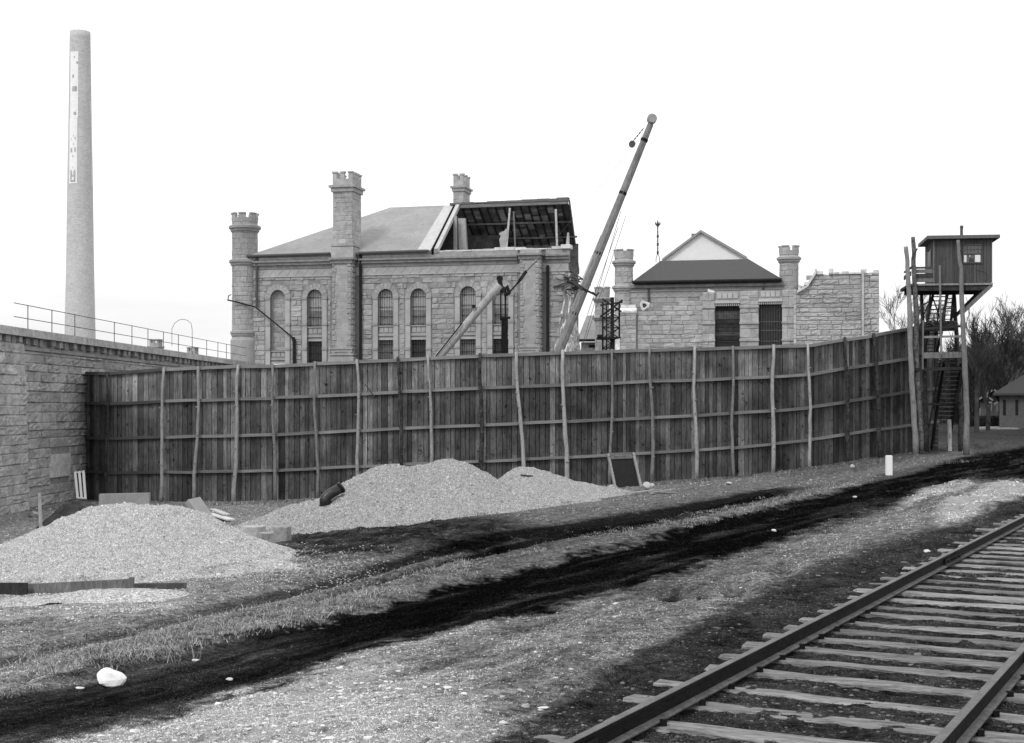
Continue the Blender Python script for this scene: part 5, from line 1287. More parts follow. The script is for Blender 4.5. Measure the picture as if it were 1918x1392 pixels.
# ================================================================ DERRICK
def derrick():
    Y = 76.0; foot = P(944, 905, Y); foot.z = gz(foot.x, Y); g = -2.3
    r = root('derrick', 'timber derrick with a long raking boom standing in front of the cell house', 'derrick', (foot.x, Y, g))
    n = 30; a, b = P(951, 895, Y - .3), P(1219, 232, Y - .3)
    m = MB(); pts = [a.lerp(b, k / 14) for k in range(15)]; m.tube(pts, [.238 + .02 * math.sin(k / 14 * 3.1) - .08 * (k / 14) ** 2 for k in range(15)], 8, 1.35, jit=.02)
    m.build('boom', MIDW, r)
    bd_ = MB()
    for t_ in (.10, .28, .46, .63, .80, .95): q0, q1 = a.lerp(b, t_), a.lerp(b, t_ + .008); bd_.tube([q0, q1], .27 - .08 * t_, 10, 1)
    bd_.build('iron_bands', IRON, r)
    s = MB(); c = P(1221, 223, Y - .3); s.tube([c + Vector((0, -.20, 0)), c + Vector((0, .20, 0))], .25, 20); s.tube([c + Vector((0, -.24, 0)), c + Vector((0, .24, 0))], .10, 10)
    s.tube([c + Vector((0, -.15, 0)) , c + Vector((0, -.26, 0))], .22, 20, .8)
    s.build('boom_sheave', CONC, r)
    # pulley block hanging from a short chain under the head
    h = MB(); c2 = P(1184, 270, Y - .9)
    h.tube([c2 + Vector((0, -.10, 0)), c2 + Vector((0, .10, 0))], .17, 16); h.build('pulley_block', STEELP, r)
    ch = MB(); p0, p1 = P(1186, 264, Y - .9), P(1206, 240, Y - .7)
    for k in range(9):
        q = p0.lerp(p1, (k + .5) / 9); d = (p1 - p0).normalized(); w = Vector((0, 1, 0)) if k % 2 else d.cross(Vector((0, 1, 0)))
        ch.beam(q - d * .055, q + d * .055, .07, .035, 1, up=w)
    ch.build('chain', STEELP, r)
    # dark steel mast: twin straps above, solid below
    ms = MB(); ms.beam(P(945, 598, Y + .6), Vector((P(945, 598, Y + .6).x, Y + .6, g)), .34, .34, .6)
    for dx in (-5, 4): ms.beam(P(943 + dx, 545, Y + .6), P(943 + dx, 600, Y + .6), .09, .14, 1)
    ms.box(*[P(936, 0, Y + .6).x, P(956, 0, Y + .6).x, Y + .4, Y + .8, P(0, 596, Y).z, P(0, 592, Y).z], 1)
    ms.tube([P(936, 522, Y + .5), P(936, 522, Y + .8)], .17, 12); ms.tube([P(936, 526, Y + .6), P(939, 540, Y + .6), P(944, 548, Y + .6)], .12, 8); ms.tube([P(944, 545, Y + .6), P(950, 536, Y + .6), P(954, 549, Y + .6), P(948, 552, Y + .6)], .10, 8)
    ms.tube([P(954, 549, Y + .5), P(944, 552, Y + .5)], .10, 8)
    ms.build('mast', IRON, r)
    lg = MB(); a, b = P(800, 695, Y - .2), P(936, 534, Y - .2); lg.tube([a.lerp(b, k / 8) for k in range(9)], [.225 - .004 * k for k in range(9)], 10, 1.15, jit=.03); lg.build('stiff_leg', LOG, r, smooth=True)
    lg = MB(); lg.tube([P(798, 690, Y - .45), P(866, 605, Y - .45)], .035, 6); lg.box(P(884, 0, Y - .5).x, P(891, 0, Y - .5).x, Y - .5, Y - .3, P(0, 578, Y).z, P(0, 573, Y).z); lg.build('stiff_leg_rod', IRON, r)
    tk = MB(); tk.beam(P(954, 548, Y), P(975, 524, Y), .08, .08, 1); tk.beam(P(973, 526, Y), P(986, 508, Y), .20, .16, 1.2); tk.beam(P(969, 531, Y), P(974, 525, Y), .14, .12, 1); tk.build('tackle', IRON, r)
    # ropes
    rp = MB()
    T_ = P(1218, 236, Y)
    for (x, y) in ((1012, 482),): rp.tube([P(985, 509, Y), P(x, y, Y)], .03, 5); 
    rp.tube([P(1012, 482, Y), T_], .007, 4)
    for (x0, y0, x1, y1) in ((1148, 398, 1038, 664), (1133, 428, 1048, 640), (1126, 440, 1075, 560), (1163, 395, 1086, 664), (1158, 425, 1100, 590), (1172, 405, 1096, 640), (1075, 560, 1040, 664)):
        rp.tube([P(x0, y0, Y - .1), P(x1, y1, Y - .1)], .013, 4)
    rp.build('ropes', STEELP, r)
    ar = MB(); ar.beam(P(1062, 527, Y - .5), P(1117, 553, Y - .5), .10, .10, 1.2); ar.beam(P(1073, 527, Y - .55), P(1092, 541, Y - .55), .05, .16, 3.5); ar.tube([P(1110, 547, Y - .5), P(1117, 555, Y - .5), P(1122, 548, Y - .5)], .04, 6); ar.build('boom_strut', IRON, r)
derrick()
def lattice():
    Y = 90.0; p = P(1144, 720, Y); r = root('lattice_mast', 'dark steel lattice mast between the two stone buildings', 'lattice mast', (p.x, Y, -2))
    m = MB(); x0, x1 = P(1129, 0, Y).x, P(1160, 0, Y).x; xm = P(1146, 0, Y).x; zt, zb = P(0, 566, Y).z, -2
    m.beam((x0, Y, zb), (x0, Y, zt), .10, .1, 1); m.beam((xm, Y - .4, zb), (xm, Y - .4, P(0, 558, Y).z), .22, .2, 1); m.beam((x1, Y, zb), (x1, Y, zt), .1, .1, 1); m.beam((x0 + .3, Y + 1, zb), (x0 + .3, Y + 1, zt), .08, .08, 1); m.build('legs', IRON, r)
    k = MB(); z = P(0, 690, Y).z; h = .62
    while z < zt - h: k.beam((x0, Y, z), (x1, Y, z + h), .05, .05, 1); k.beam((x1, Y, z), (x0, Y, z + h), .05, .05, 1); k.beam((x0, Y, z), (x1, Y, z), .05, .06, 1); k.beam((x0 + .3, Y + 1, z), (x1, Y + 1, z + h), .05, .05, 1); z += h
    k.build('bracing', IRON, r); k = MB()
    k.beam(P(1124, 594, Y - .5), P(1166, 562, Y - .5), .12, .12, 1.2); k.beam(P(1124, 572, Y - .5), P(1166, 566, Y - .5), .08, .10, 1.2); k.beam(P(1128, 560, Y - .4), P(1164, 584, Y - .4), .10, .10, 1.2); k.build('cross_arms', IRON, r)
    pf = MB(); pf.box(P(1118, 0, Y).x, P(1161, 0, Y).x, Y - .8, Y + .6, P(0, 636, Y).z, P(0, 632, Y).z, 1); pf.box(P(1118, 0, Y).x, P(1126, 0, Y).x, Y - .8, Y - .4, P(0, 634, Y).z, P(0, 628, Y).z, 1); pf.build('platform', IRON, r)
    q = P(1154, 650, Y - 2); st = MB(); 
lattice()
def blk(m):
    Y = 86.0; a = P(1150, 690, Y); m.hexa([(a.x, Y, -2), (a.x + .42, Y, -2), (a.x + .42, Y + .5, -2), (a.x, Y + .5, -2)] + [(P(1153, 636, Y).x, Y, P(0, 636, Y).z), (P(1161, 634, Y).x, Y, P(0, 634, Y).z), (P(1161, 634, Y).x, Y + .4, P(0, 634, Y).z), (P(1153, 636, Y).x, Y + .4, P(0, 636, Y).z)], 1)
simple('stone_pillar', 'pale upright stone just behind the fence beside the dark lattice mast', 'stone', PLASTER, blk, P(1156, 690, 86))

# ================================================================ GUARD TOWER
def tower():
    rnd = random.Random(3); Fm = Frame(1748, 62.6, 7.8)
    r = root('guard_tower', 'wooden guard tower on tall log posts with outside stairs at the end of the fence', 'guard tower', P(1755, 845, 63))
    # everything in world space from the frame of its cabin
    def W(u, v, z): return Vector((Fm.x + u * Fm.c + v * Fm.s, Fm.y - u * Fm.s + v * Fm.c, z))
    def bx(mb, u0, u1, v0, v1, z0, z1, t=1.0):
        mb.hexa([W(u0, v0, z0), W(u1, v0, z0), W(u1, v1, z0), W(u0, v1, z0), W(u0, v0, z1), W(u1, v0, z1), W(u1, v1, z1), W(u0, v1, z1)], t)
    z = lambda py: Fm.z(1800, py); w = Fm.u(1858); dp = 2.35
    zf, ze = z(530), z(447)
    mb = MB(); u = 0.0; k = 0
    bx(mb, .015, w - .015, .015, dp - .015, zf, ze, .9)
    while u < w - .02:
        L = min(rnd.uniform(.12, .16), w - u); bx(mb, u + .004, u + L - .004, -.006 - rnd.uniform(0, .01), .02, zf, ze, rnd.uniform(.85, 1.15)); u += L
    v = 0.0
    while v < dp - .02: L = min(.14, dp - v); bx(mb, -.012, .01, v + .004, v + L - .004, zf, ze, rnd.uniform(.75, 1.0)); v += L
    cab = mb.build('cabin', CABIN, r)
    tr = MB()
    for px in (1748, 1786): bx(tr, Fm.u(px) - .01, Fm.u(px) + .045, -.035, -.018, zf + (.0), ze - .02, 1.0 if px == 1748 else .45)
    for px in (1820, 1826): bx(tr, Fm.u(px) - .015, Fm.u(px) + .015, -.035, -.018, zf, z(494), 1.0 if px == 1826 else .5)
    bx(tr, Fm.u(1826) - .015, Fm.u(1826) + .02, -.035, -.018, z(459), ze, .6); bx(tr, Fm.u(1819) - .01, Fm.u(1819) + .01, -.035, -.018, z(459), ze, .5)
    bx(tr, w - .03, w + .01, -.035, -.018, zf, ze - .02, .8)
    tr.build('corner_boards', MIDW, r)
    # window: two sashes, white panes in the lower one, small bars above
    wn_ = MB(); a, b = Fm.u(1803), Fm.u(1840); z0, z1 = z(494), z(458)
    for (u0, u1, q0, q1) in ((a, b, z1 - .05, z1), (a, b, z0, z0 + .05), (a, a + .045, z0 + .05, z1 - .05), (b - .045, b, z0 + .05, z1 - .05), (a + .045, b - .045, (z0 + z1) / 2 - .02, (z0 + z1) / 2 + .02)): bx(wn_, u0, u1, -.065, -.03, q0, q1, .6)
    wo_ = wn_.build('window', MIDW, r)
    def sub(mb, nm, mt): 
        o = mb.build(nm, mt, None); M_ = wo_; m4 = np.array(wmat(M_).inverted()); me = o.data; co = np.empty(len(me.vertices) * 3); me.vertices.foreach_get('co', co); co = co.reshape(-1, 3) @ m4[:3, :3].T + m4[:3, 3]; me.vertices.foreach_set('co', co.ravel()); o.parent = M_; return o
    g = MB(); bx(g, a + .045, b - .045, -.028, -.022, z0 + .05, z1 - .05, 1.5); sub(g, 'glass', GLASSD)
    g = MB(); zm = (z0 + z1) / 2 - .02; bx(g, Fm.u(1805), Fm.u(1810), -.04, -.030, z0 + .06, zm - .03, .95); bx(g, Fm.u(1826), Fm.u(1836), -.04, -.030, z0 + .06, zm - .03, 1); bx(g, Fm.u(1815.5), Fm.u(1817), -.04, -.030, zm - .1, zm - .04, 1); sub(g, 'bright_pane', WHITEP)
    g = MB()
    for k in range(1, 5): uu = a + .045 + (b - a - .09) * k / 5; bx(g, uu - .01, uu + .01, -.05, -.045, zm + .04, z1 - .05, 1)
    bx(g, a + .05, b - .05, -.052, -.05, zm + .2, zm + .22, 1); bx(g, Fm.u(1815), Fm.u(1824), -.042, -.030, z0 + .06, z0 + .22, .7); sub(g, 'glazing_bars', STEELP)
    sw = MB(); bx(sw, -.035, -.015, .5, 1.5, z(495), z(466), 1); bx(sw, -.05, -.036, .45, .52, z(497), z(464), 2); bx(sw, -.05, -.036, 1.48, 1.55, z(497), z(464), 2); sw.build('side_window', GLASSD, r)
    wc = MB(); pts = [Fm.p(1841, 461, -.04), Fm.p(1848, 452, -.04), Fm.p(1857, 449, -.04)]; wc.tube([W(*q) for q in pts], .008, 5)
    pts = [Fm.p(1828, 505, -.04), Fm.p(1842, 508, -.04), Fm.p(1850, 514, -.04), Fm.p(1850, 522, -.04), Fm.p(1843, 526, -.04)]; wc.tube([W(*q) for q in pts], .008, 5); wc.build('wire', STEELP, r)
    # roof
    rf = MB(); zr = z(448); e = .28
    q0 = [(-e, -e), (w + e, -e), (w + e, dp + e), (-e, dp + e)]
    rf.hexa([W(a_, b_, zr + (0 if b_ < 0 else -.03)) for a_, b_ in q0] + [W(a_ * 1.0, b_, zr + (.14 if b_ < 0 else .10)) for a_, b_ in q0], 1.6)
    rf.hexa([W(-e + .1, -e + .1, zr + .143), W(w + e - .1, -e + .1, zr + .143), W(w + e - .1, dp + e - .1, zr + .12), W(-e + .1, dp + e - .1, zr + .12), W(.9, .9, zr + .24), W(w - .9, .9, zr + .24), W(w - .9, dp - .9, zr + .24), W(.9, dp - .9, zr + .24)], 1.9)
    rf.build('roof', CABIN, r)
    sp = MB(); t0 = W(Fm.u(1801, 1.0), 1.0, z(444)); sp.tube([t0, t0 + Vector((0, 0, .52))], [.065, .065], 10); sp.tube([t0 + Vector((0, 0, .5)), t0 + Vector((.01, 0, .6))], [.08, .07], 10); sp.build('stove_pipe', STEELP, r)
    # deck
    dk = MB(); ul = Fm.u(1705); zd = zf - .02; bx(dk, ul, w + .03, -.1, dp + .15, zd - .08, zd, 1.7); dko = dk.build('deck', MIDW, r)
    jo = MB(); k = 0
    for v in (-.04, .75, 1.55, dp): bx(jo, ul + .05, w - .1, v, v + .09, zd - .30, zd - .083, 1)
    uu = ul + .1
    while uu < w: bx(jo, uu, uu + .06, .08, dp, zd - .24, zd - .084, .8); uu += .45
    jo.build('deck_joists', DARKW, r)
    wd = MB(); bx(wd, ul - .12, ul, -.02, dp + .1, zd - .14, zd - .02, .8); wd.build('deck_edge', DARKW, r)
    # balcony boarding at the left
    for (ya, yb, t) in ((503, 499, .5), (511, 504, 1.0), (521, 512, .35), (528, 521, 1.0)):
        m = MB(); bx(m, ul + .1, -.02, -.07, -.045, z(ya), z(yb), t); m.build('balcony_board', MIDW, r)
    m = MB(); bx(m, ul + .02, ul + .1, -.08, dp, z(501), z(498), .5); bx(m, ul + .02, ul + .05, 0, dp, z(515), z(507), .4); m.build('balcony_side_rail', MIDW, r)
    # posts
    def pole(pts, r0, r1, mt, t=1.0, Y=62.45, dy=0):
        q = [P(x, y, Y) for x, y in pts]; qq = []
        for i in range(len(q) - 1):
            for k in range(4): qq.append(q[i].lerp(q[i + 1], k / 4) + Vector((rnd.uniform(-.012, .012), 0, 0)))
        e_ = q[-1].copy(); e_.z = gh(e_.x, e_.y) - .15; qq.append(e_)
        n = len(qq); m = MB(); m.tube(qq, [.86 * (r0 + (r1 - r0) * k / (n - 1)) * rnd.uniform(.93, 1.07) for k in range(n)], 10, t, jit=.05)
        return m.build('log_post', mt, r, smooth=True)
    pole([(1697, 462), (1700, 500), (1703, 560), (1704, 619), (1708, 712), (1712, 780), (1716, 846)], .10, .15, LOG, .75, 62.3)
    m = pole([(1710, 444), (1712, 470), (1711, 500), (1714, 543), (1717, 597), (1716, 650), (1718, 712), (1722, 780), (1726, 846)], .10, .16, BARK, 2.6, 62.55)
    pole([(1794, 450), (1796, 480), (1800, 503), (1801, 545), (1803, 590), (1804, 628), (1807, 678), (1811, 768), (1810, 838)], .085, .15, LOG, .62, 62.2)
    pole([(1787, 550), (1790, 605), (1793, 647), (1796, 712), (1799, 770), (1800, 834)], .10, .15, BARK, 1.5, 64.7)
    pole([(1726, 550), (1730, 640), (1733, 740), (1736, 840)], .09, .13, BARK, 1.2, 65.0)
    m = MB(); a_, b_ = P(1760, 497, 62.25), P(1763, 664, 62.25); m.beam(a_, b_, .07, .05, 1.2); m.build('stair_post', MIDW, r)
    m = MB(); m.tube([P(1713, 472, 62.5), P(1718, 466, 62.4)], [.06, .04], 6, 2); m.build('branch_stub', BARK, r)
    m = MB(); m.beam(P(1857, 534, 62.3), P(1800, 588, 62.3), .16, .14, 1.0); m.build('knee_brace', MIDW, r)
    m = MB(); m.beam(P(1842, 538, 63.9), P(1786, 596, 64.6), .14, .12, 1.0); m.build('knee_brace', DARKW, r)
    # stairs
    def flight(a, b, wid, Ya, Yb, nst, strm=DARKW, tint=1.0, tread=DARKW, tt=1.2):
        """a: foot (px centre, py), b: head; the treads run across"""
        pa, pb = P(a[0], a[1], Ya), P(b[0], b[1], Yb); s = MB(); hw = wid / 2; d = Vector((hw, -.04, 0))
        for sg in (-1, 1): s.beam(pa + d * sg - Vector((0, 0, .1)), pb + d * sg - Vector((0, 0, .1)), .05, .24, tint)
        so = s.build('stair_stringer', strm, r); t = MB()
        for k in range(nst):
            q = pa.lerp(pb, (k + .5) / nst); t.beam(q - d, q + d, .20, .035, tt * rnd.uniform(.8, 1.3))
        t.build('treads', tread, r); return pa, pb, d
    pa, pb, d = flight((1760, 838), (1784, 676), .72, 65.2, 63.4, 20, DARKW, .4, MIDW, .75)
    flight((1741, 662), (1752, 615), .55, 64.4, 63.4, 7, DARKW, 1.0, MIDW, .9)
    pa2, pb2, d2 = flight((1750, 600), (1762, 544), .62, 62.9, 64.4, 7, DARKW, 1.0, DARKW, 1.2)
    flight((1774, 602), (1779, 548), .28, 64.6, 65.2, 7, DARKW, 1.0, DARKW, 1.2)
    h = MB()
    h.tube([P(1731, 588, 62.8), P(1750, 545, 64.2)], .03, 6); h.tube([P(1735, 600, 62.8), P(1743, 548, 63.4)], .04, 6); h.tube([P(1766, 600, 62.8), P(1775, 548, 63.4)], .04, 6); h.tube([P(1722, 582, 63), P(1790, 577, 63)], .028, 6); h.tube([P(1726, 612, 63), P(1727, 570, 63)], .03, 6)
    h.tube([P(1718, 578, 62.8), P(1738, 566, 63.4)], .03, 6); h.tube([P(1750, 660, 64), P(1760, 560, 64)], .035, 6); h.tube([P(1748, 560, 63.6), P(1766, 612, 63)], .03, 6); h.tube([P(1788, 560, 64), P(1782, 610, 64)], .03, 6)
    h.tube([P(1740, 800, 65), P(1761, 680, 63.6)], .035, 6); h.tube([P(1752, 760, 64.6), P(1768, 676, 63.4)], .035, 6); h.build('hand_rails', DARKW, r)
    # landings
    l1 = MB(); za = P(0, 605, 63.5).z; l1.hexa([P(1722, 622, 62.6), P(1788, 620, 62.6), P(1790, 612, 65.4), P(1726, 616, 65.4), P(1722, 606, 62.6), P(1788, 604, 62.6), P(1790, 600, 65.4), P(1726, 603, 65.4)], 1.0)
    for _ in range(9): x = rnd.uniform(1724, 1784); l1.beam(P(x, rnd.uniform(596, 612), 62.5), P(x + rnd.uniform(6, 14), rnd.uniform(598, 616), 62.5), .14, .05, rnd.uniform(.5, 1.5))
    l1.build('upper_landing', DARKW, r)
    m = MB(); m.hexa([P(1780, 790, 65.6), P(1797, 790, 65.6), P(1797, 790, 65.7), P(1780, 790, 65.7), P(1780, 674, 65.6), P(1797, 674, 65.6), P(1797, 674, 65.7), P(1780, 674, 65.7)], .5); m.build('dark_panel', DARKW, r)  # dark panel filling the black area behind the lower stairs
    m = MB(); m.beam(P(1722, 617, 62.4), P(1800, 611, 62.4), .05, .10, .8); m.build('landing_joist', DARKW, r)
    m = MB(); m.beam(P(1728, 666, 62.35), P(1802, 664.5, 62.35), .04, .25, 1.0); m.build('landing_fascia', MIDW, r)
    m = MB(); m.beam(P(1728, 631.5, 62.35), P(1802, 630, 62.35), .04, .09, 1.5); m.beam(P(1729, 600, 62.33), P(1728, 692, 62.33), .06, .06, 1.0); m.build('landing_rail', MIDW, r)
    m = MB(); zl = P(0, 664, 63).z; bx(m, Fm.u(1730, 0), Fm.u(1800, 0), -.1, 2.4, zl - .05, zl, 1); m.build('lower_landing', DARKW, r)
    m = MB(); m.beam(P(1712, 692, 62.4), P(1804, 690, 62.4), .08, .13, .7); m.build('cross_beam', DARKW, r)
    m = MB(); m.beam(P(1716, 758, 62.6), P(1764, 757, 63.6), .08, .10, .7); m.build('cross_beam', DARKW, r)
    m = MB(); m.beam(P(1790, 755, 63.4), P(1806, 690, 62.6), .08, .12, .7); m.build('cross_beam', DARKW, r)
    return r
tower()
def stake(name, label, pts, r0, mat=LOG, t=1.0, cat='stake', sq=False):
    m = MB(); a, b = Vector(pts[0]), Vector(pts[-1])
    if sq: m.beam(a, b, r0 * 2, r0 * 2, t)
    else: m.tube(pts, r0, 8, t, jit=.05)
    o = m.build(name, mat, origin=tuple(a)); return tag(o, label, cat)
g_ = Gh(1780, 845); stake('stake', 'pointed pale stake leaning at the foot of the tower stairs', [P(1779, 845, g_.y), P(1779, 815, g_.y), P(1778, 786, g_.y + .05)], .09, LOG, 1.3)

# ================================================================ THINGS IN THE YARD
g = Gh(1665, 884); pz = P(1665, 853, g.y)
def wp(m):
    w = 5.3 / F * g.y; m.box(g.x - w, g.x + w, g.y - w, g.y + w, g.z - .1, pz.z - .02, 1); m.box(g.x - w * .9, g.x + w * .9, g.y - w * .9, g.y + w * .9, pz.z - .02, pz.z, 1)
simple('marker_post', 'short square white marker post at the edge of the cinder road', 'marker post', WHITEP, wp, g)
# leaning gravel screen
def screen_():
    Y = 54.0; a, b = P(1153, 917, Y - .6), P(1201, 915, Y - .6); c, d = P(1139, 851, Y + .3), P(1186, 849, Y + .3)
    a.z = gz(a.x, a.y) - .05; b.z = gz(b.x, b.y) - .05
    r = root('gravel_screen', 'leaning gravel screen with pale wooden sides and a dark mesh, before the fence', 'gravel screen', a)
    for (p, q) in ((a, c), (b, d)): m = MB(); m.beam(p, q, .08, .10, .8); m.build('side_rail', LOG, r)
    m = MB(); m.beam(c, d, .08, .08, .5); m.beam(c.lerp(a, .1), d.lerp(b, .1), .08, .12, .5); m.build('top_rail', LOG, r)
    m = MB(); o1 = Vector((0, .04, 0)); a2, b2, c2, d2 = a + o1, b + o1, c.lerp(a, .1) + o1, d.lerp(b, .1) + o1
    nx, ny = 20, 34
    for k in range(nx + 1): m.beam(a2.lerp(b2, k / nx), c2.lerp(d2, k / nx), .022, .008, .6)
    for k in range(ny + 1): m.beam(a2.lerp(c2, k / ny), b2.lerp(d2, k / ny), .022, .008, .6)
    m.hexa([a2 + o1, b2 + o1, b2 + o1 * 1.5, a2 + o1 * 1.5, c2 + o1, d2 + o1, d2 + o1 * 1.5, c2 + o1 * 1.5], .3); m.build('mesh', PIPEB, r)
    m = MB(); m.beam(c + Vector((0, .05, 0)), Vector((c.x, c.y + 1.3, gz(c.x, c.y + 1.3))), .06, .06, .5); m.beam(d + Vector((0, .05, 0)), Vector((d.x, d.y + 1.3, gz(d.x, d.y + 1.3))), .06, .06, .5); m.build('prop', LOG, r)
screen_()
# lumps of stone
def lump(name, label, c, sx, sy, sz, mat, seed, rz=0, cat='stone', group=None, bevel=.16, dress=False):
    rnd = random.Random(seed); m = MB(); n = 10; vs_ = []; prof = [(-.5, .88), (-.36, 1.0), (0, 1.04), (.34, .97), (.47, .80)] if not dress else [(-.5, .97), (-.46, 1), (0, 1.0), (.45, 1), (.5, .95)]
    for (zz, k) in prof:
        for i in range(16):
            a = 2 * math.pi * i / 16; ca, sa = math.cos(a), math.sin(a); pw = .35 if dress else .62
            x = math.copysign(abs(ca) ** pw, ca) * k * .5; y = math.copysign(abs(sa) ** pw, sa) * k * .5; j = .02 if dress else .045
            vs_.append((c[0] + (x * math.cos(rz) * sx - y * math.sin(rz) * sy) + rnd.uniform(-j, j) * sx, c[1] + (x * math.sin(rz) * sx + y * math.cos(rz) * sy) + rnd.uniform(-j, j) * sy, c[2] + (zz + rnd.uniform(-.03, .03) * (1 if not dress else .4)) * sz))
    if not dress: return rock(name, label, (c[0], c[1], c[2]), sx * .56, sy * .56, sz * .62, mat, seed, cat)
    L = len(prof); fs = [(i * 16 + k, i * 16 + (k + 1) % 16, (i + 1) * 16 + (k + 1) % 16, (i + 1) * 16 + k) for i in range(L - 1) for k in range(16)] + [tuple((L - 1) * 16 + k for k in range(16)), tuple(range(15, -1, -1))]
    m.add(vs_, fs, 1); o = m.build(name, mat, origin=(c[0], c[1], c[2] - sz / 2)); return tag(o, label, cat, group)
def onG(px, py, w, h, label, mat, seed, dep=None, rz=0, dress=False, name='stone', group=None, cat='stone'):
    g = Gh(px, py); sx = w / F * g.y; sz = h / F * g.y; sy = dep or sx * .8
    return lump(name, label, (g.x, g.y + sy * .4, g.z + sz * .42), sx, sy, sz, mat, seed, rz, cat, group, dress=dress)
def rock(name, label, c, sx, sy, sz, mat, seed, cat='stone', prof=None):
    import bmesh
    rnd = random.Random(seed); bm = bmesh.new(); bmesh.ops.create_icosphere(bm, subdivisions=3, radius=1); pl = []
    for _ in range(16): a, b = rnd.uniform(0, 6.28), rnd.uniform(-.9, 1); pl.append((Vector((math.cos(a) * (1 - b * b) ** .5, math.sin(a) * (1 - b * b) ** .5, b)), rnd.uniform(.62, .9)))
    for v in bm.verts:
        d = v.co.normalized(); r = 1.0
        for n, k in pl:
            q = d.dot(n)
            if q > .05: r = min(r, k / q)
        r *= 1 + .035 * float(fbm(np.array([d.x * 3 + seed]), np.array([d.y * 3 + d.z * 2]), seed, 3)[0])
        w = prof(d.z) if prof else 1
        v.co = Vector((d.x * r * sx * w, d.y * r * sy * w, d.z * r * sz))
    m = MB(); bm.verts.ensure_lookup_table(); m.add([tuple(v.co + Vector(c)) for v in bm.verts], [tuple(v.index for v in f.verts) for f in bm.faces], 1); bm.free()
    o = m.build(name, mat, origin=(c[0], c[1], c[2] - sz * .8)); return tag(o, label, cat)
g1 = Gh(199, 1288)
rock('boulder', 'lone bright white limestone boulder on the road edge, lower left', (g1.x, g1.y + .1, g1.z + .05), .108, .11, .078, WHITEP, 21, 'boulder', lambda z: 1.0 if z < 0 else 1 - .18 * z)
onG(471, 1008, 40, 22, 'long pale cut stone block, leftmost of the three between the heaps', CONC, 11, .42, -.35, True, 'stone_block', 'cut stone blocks between the heaps', 'stone block')
onG(499, 1019, 30, 24, 'squat grey cut stone block, middle of the three between the heaps', ROCKD, 12, .32, .2, True, 'stone_block', 'cut stone blocks between the heaps', 'stone block')
onG(527, 1018, 29, 31, 'tallest squared stone block, rightmost of the three between the heaps', ROCKD, 13, .30, -.15, True, 'stone_block', 'cut stone blocks between the heaps', 'stone block')
onG(443, 997, 13, 14, 'small round grey stone just behind the cut blocks', ROCKD, 14); onG(436, 986, 9, 9, 'smallest grey stone perched behind the cut blocks', ROCKD, 15)
onG(1597, 880, 9, 7, 'small pale stone at the foot of the bent end of the fence', CONC, 16); onG(1366, 908, 12, 6, 'flat pale stone against the fence foot right of the screen', CONC, 17)
onG(1148, 925, 22, 16, 'rough lump of stone at the left foot of the gravel screen', ROCKD, 18); onG(1212, 918, 17, 15, 'pale lump of rubble at the right foot of the gravel screen', CONC, 19); onG(1222, 915, 12, 9, 'smaller pale rubble beside the right foot of the gravel screen', CONC, 20)
onG(148, 1292, 16, 4, 'thin flat white chip of stone left of the white boulder', ROCK, 21); onG(365, 1241, 14, 5, 'flat white stone on the road above and right of the boulder', ROCK, 22); onG(429, 1271, 14, 6, 'small oblong white stone in the road, lower middle left', ROCK, 23)
onG(943, 1358, 17, 9, 'bright white stone on the ballast edge in the lower middle', ROCK, 24); onG(860, 1385, 9, 9, 'small white stone at the bottom edge of the ballast', ROCK, 25); onG(1018, 1331, 22, 6, 'flat white slab of stone on the ballast above the sleeper end', ROCK, 26)
onG(839, 1292, 16, 6, 'flat pale stone in the middle of the crushed strip', ROCK, 27); onG(1738, 1036, 13, 6, 'pale stone beside the sleepers far along the track', ROCK, 28); onG(1869, 993, 10, 6, 'pale stone lying next to the far rail end', ROCK, 29)
onG(1450, 997, 10, 5, 'pale flake of stone on the black cinder road', ROCK, 30); onG(1602, 933, 9, 4, 'small pale flake on the cinder road right of the other', ROCK, 31)
for i, (x, y, w_, h_, lb) in enumerate(((35, 955, 30, 12, 'pale rubble stone at the foot of the prison wall, farthest left'), (62, 968, 26, 10, 'low rubble stone beside the upright stake'), (52, 940, 26, 14, 'rubble stone leaning on the wall foot behind the stake'), (120, 975, 40, 7, 'flat pale slab lying before the dark soil heap'))):
    onG(x, y, w_, h_, lb, ROCKD if i % 2 else CONC, 40 + i)
# slab behind the near heap
q = P(229, 935, 30.5)
def slab_(m): a, b = P(182, 924, 30.5), P(276, 924, 30.5); m.hexa([(a.x, 30.4, a.z - .35), (b.x, 30.4, b.z - .35), (b.x, 30.9, b.z - .35), (a.x, 30.9, a.z - .35), (a.x, 30.45, a.z - .01), (b.x, 30.45, b.z + .01), (b.x, 30.9, b.z + .01), (a.x, 30.9, a.z - .01)], .62)
def slab2(m):
    Y = 31.0; a, b = P(183, 926, Y), P(277, 924, Y); g0 = gz(a.x, Y); m.hexa([(a.x, Y, g0 - .05), (b.x, Y, g0 - .05), (b.x, Y + .16, g0 - .05), (a.x, Y + .16, g0 - .05), (a.x, Y + .10, a.z), (b.x, Y + .10, b.z), (b.x, Y + .24, b.z), (a.x, Y + .24, a.z)], .60)
simple('stone_slab', 'grey stone slab set on edge behind the crest of the foreground heap', 'stone slab', CONC, slab2, P(229, 960, 31))
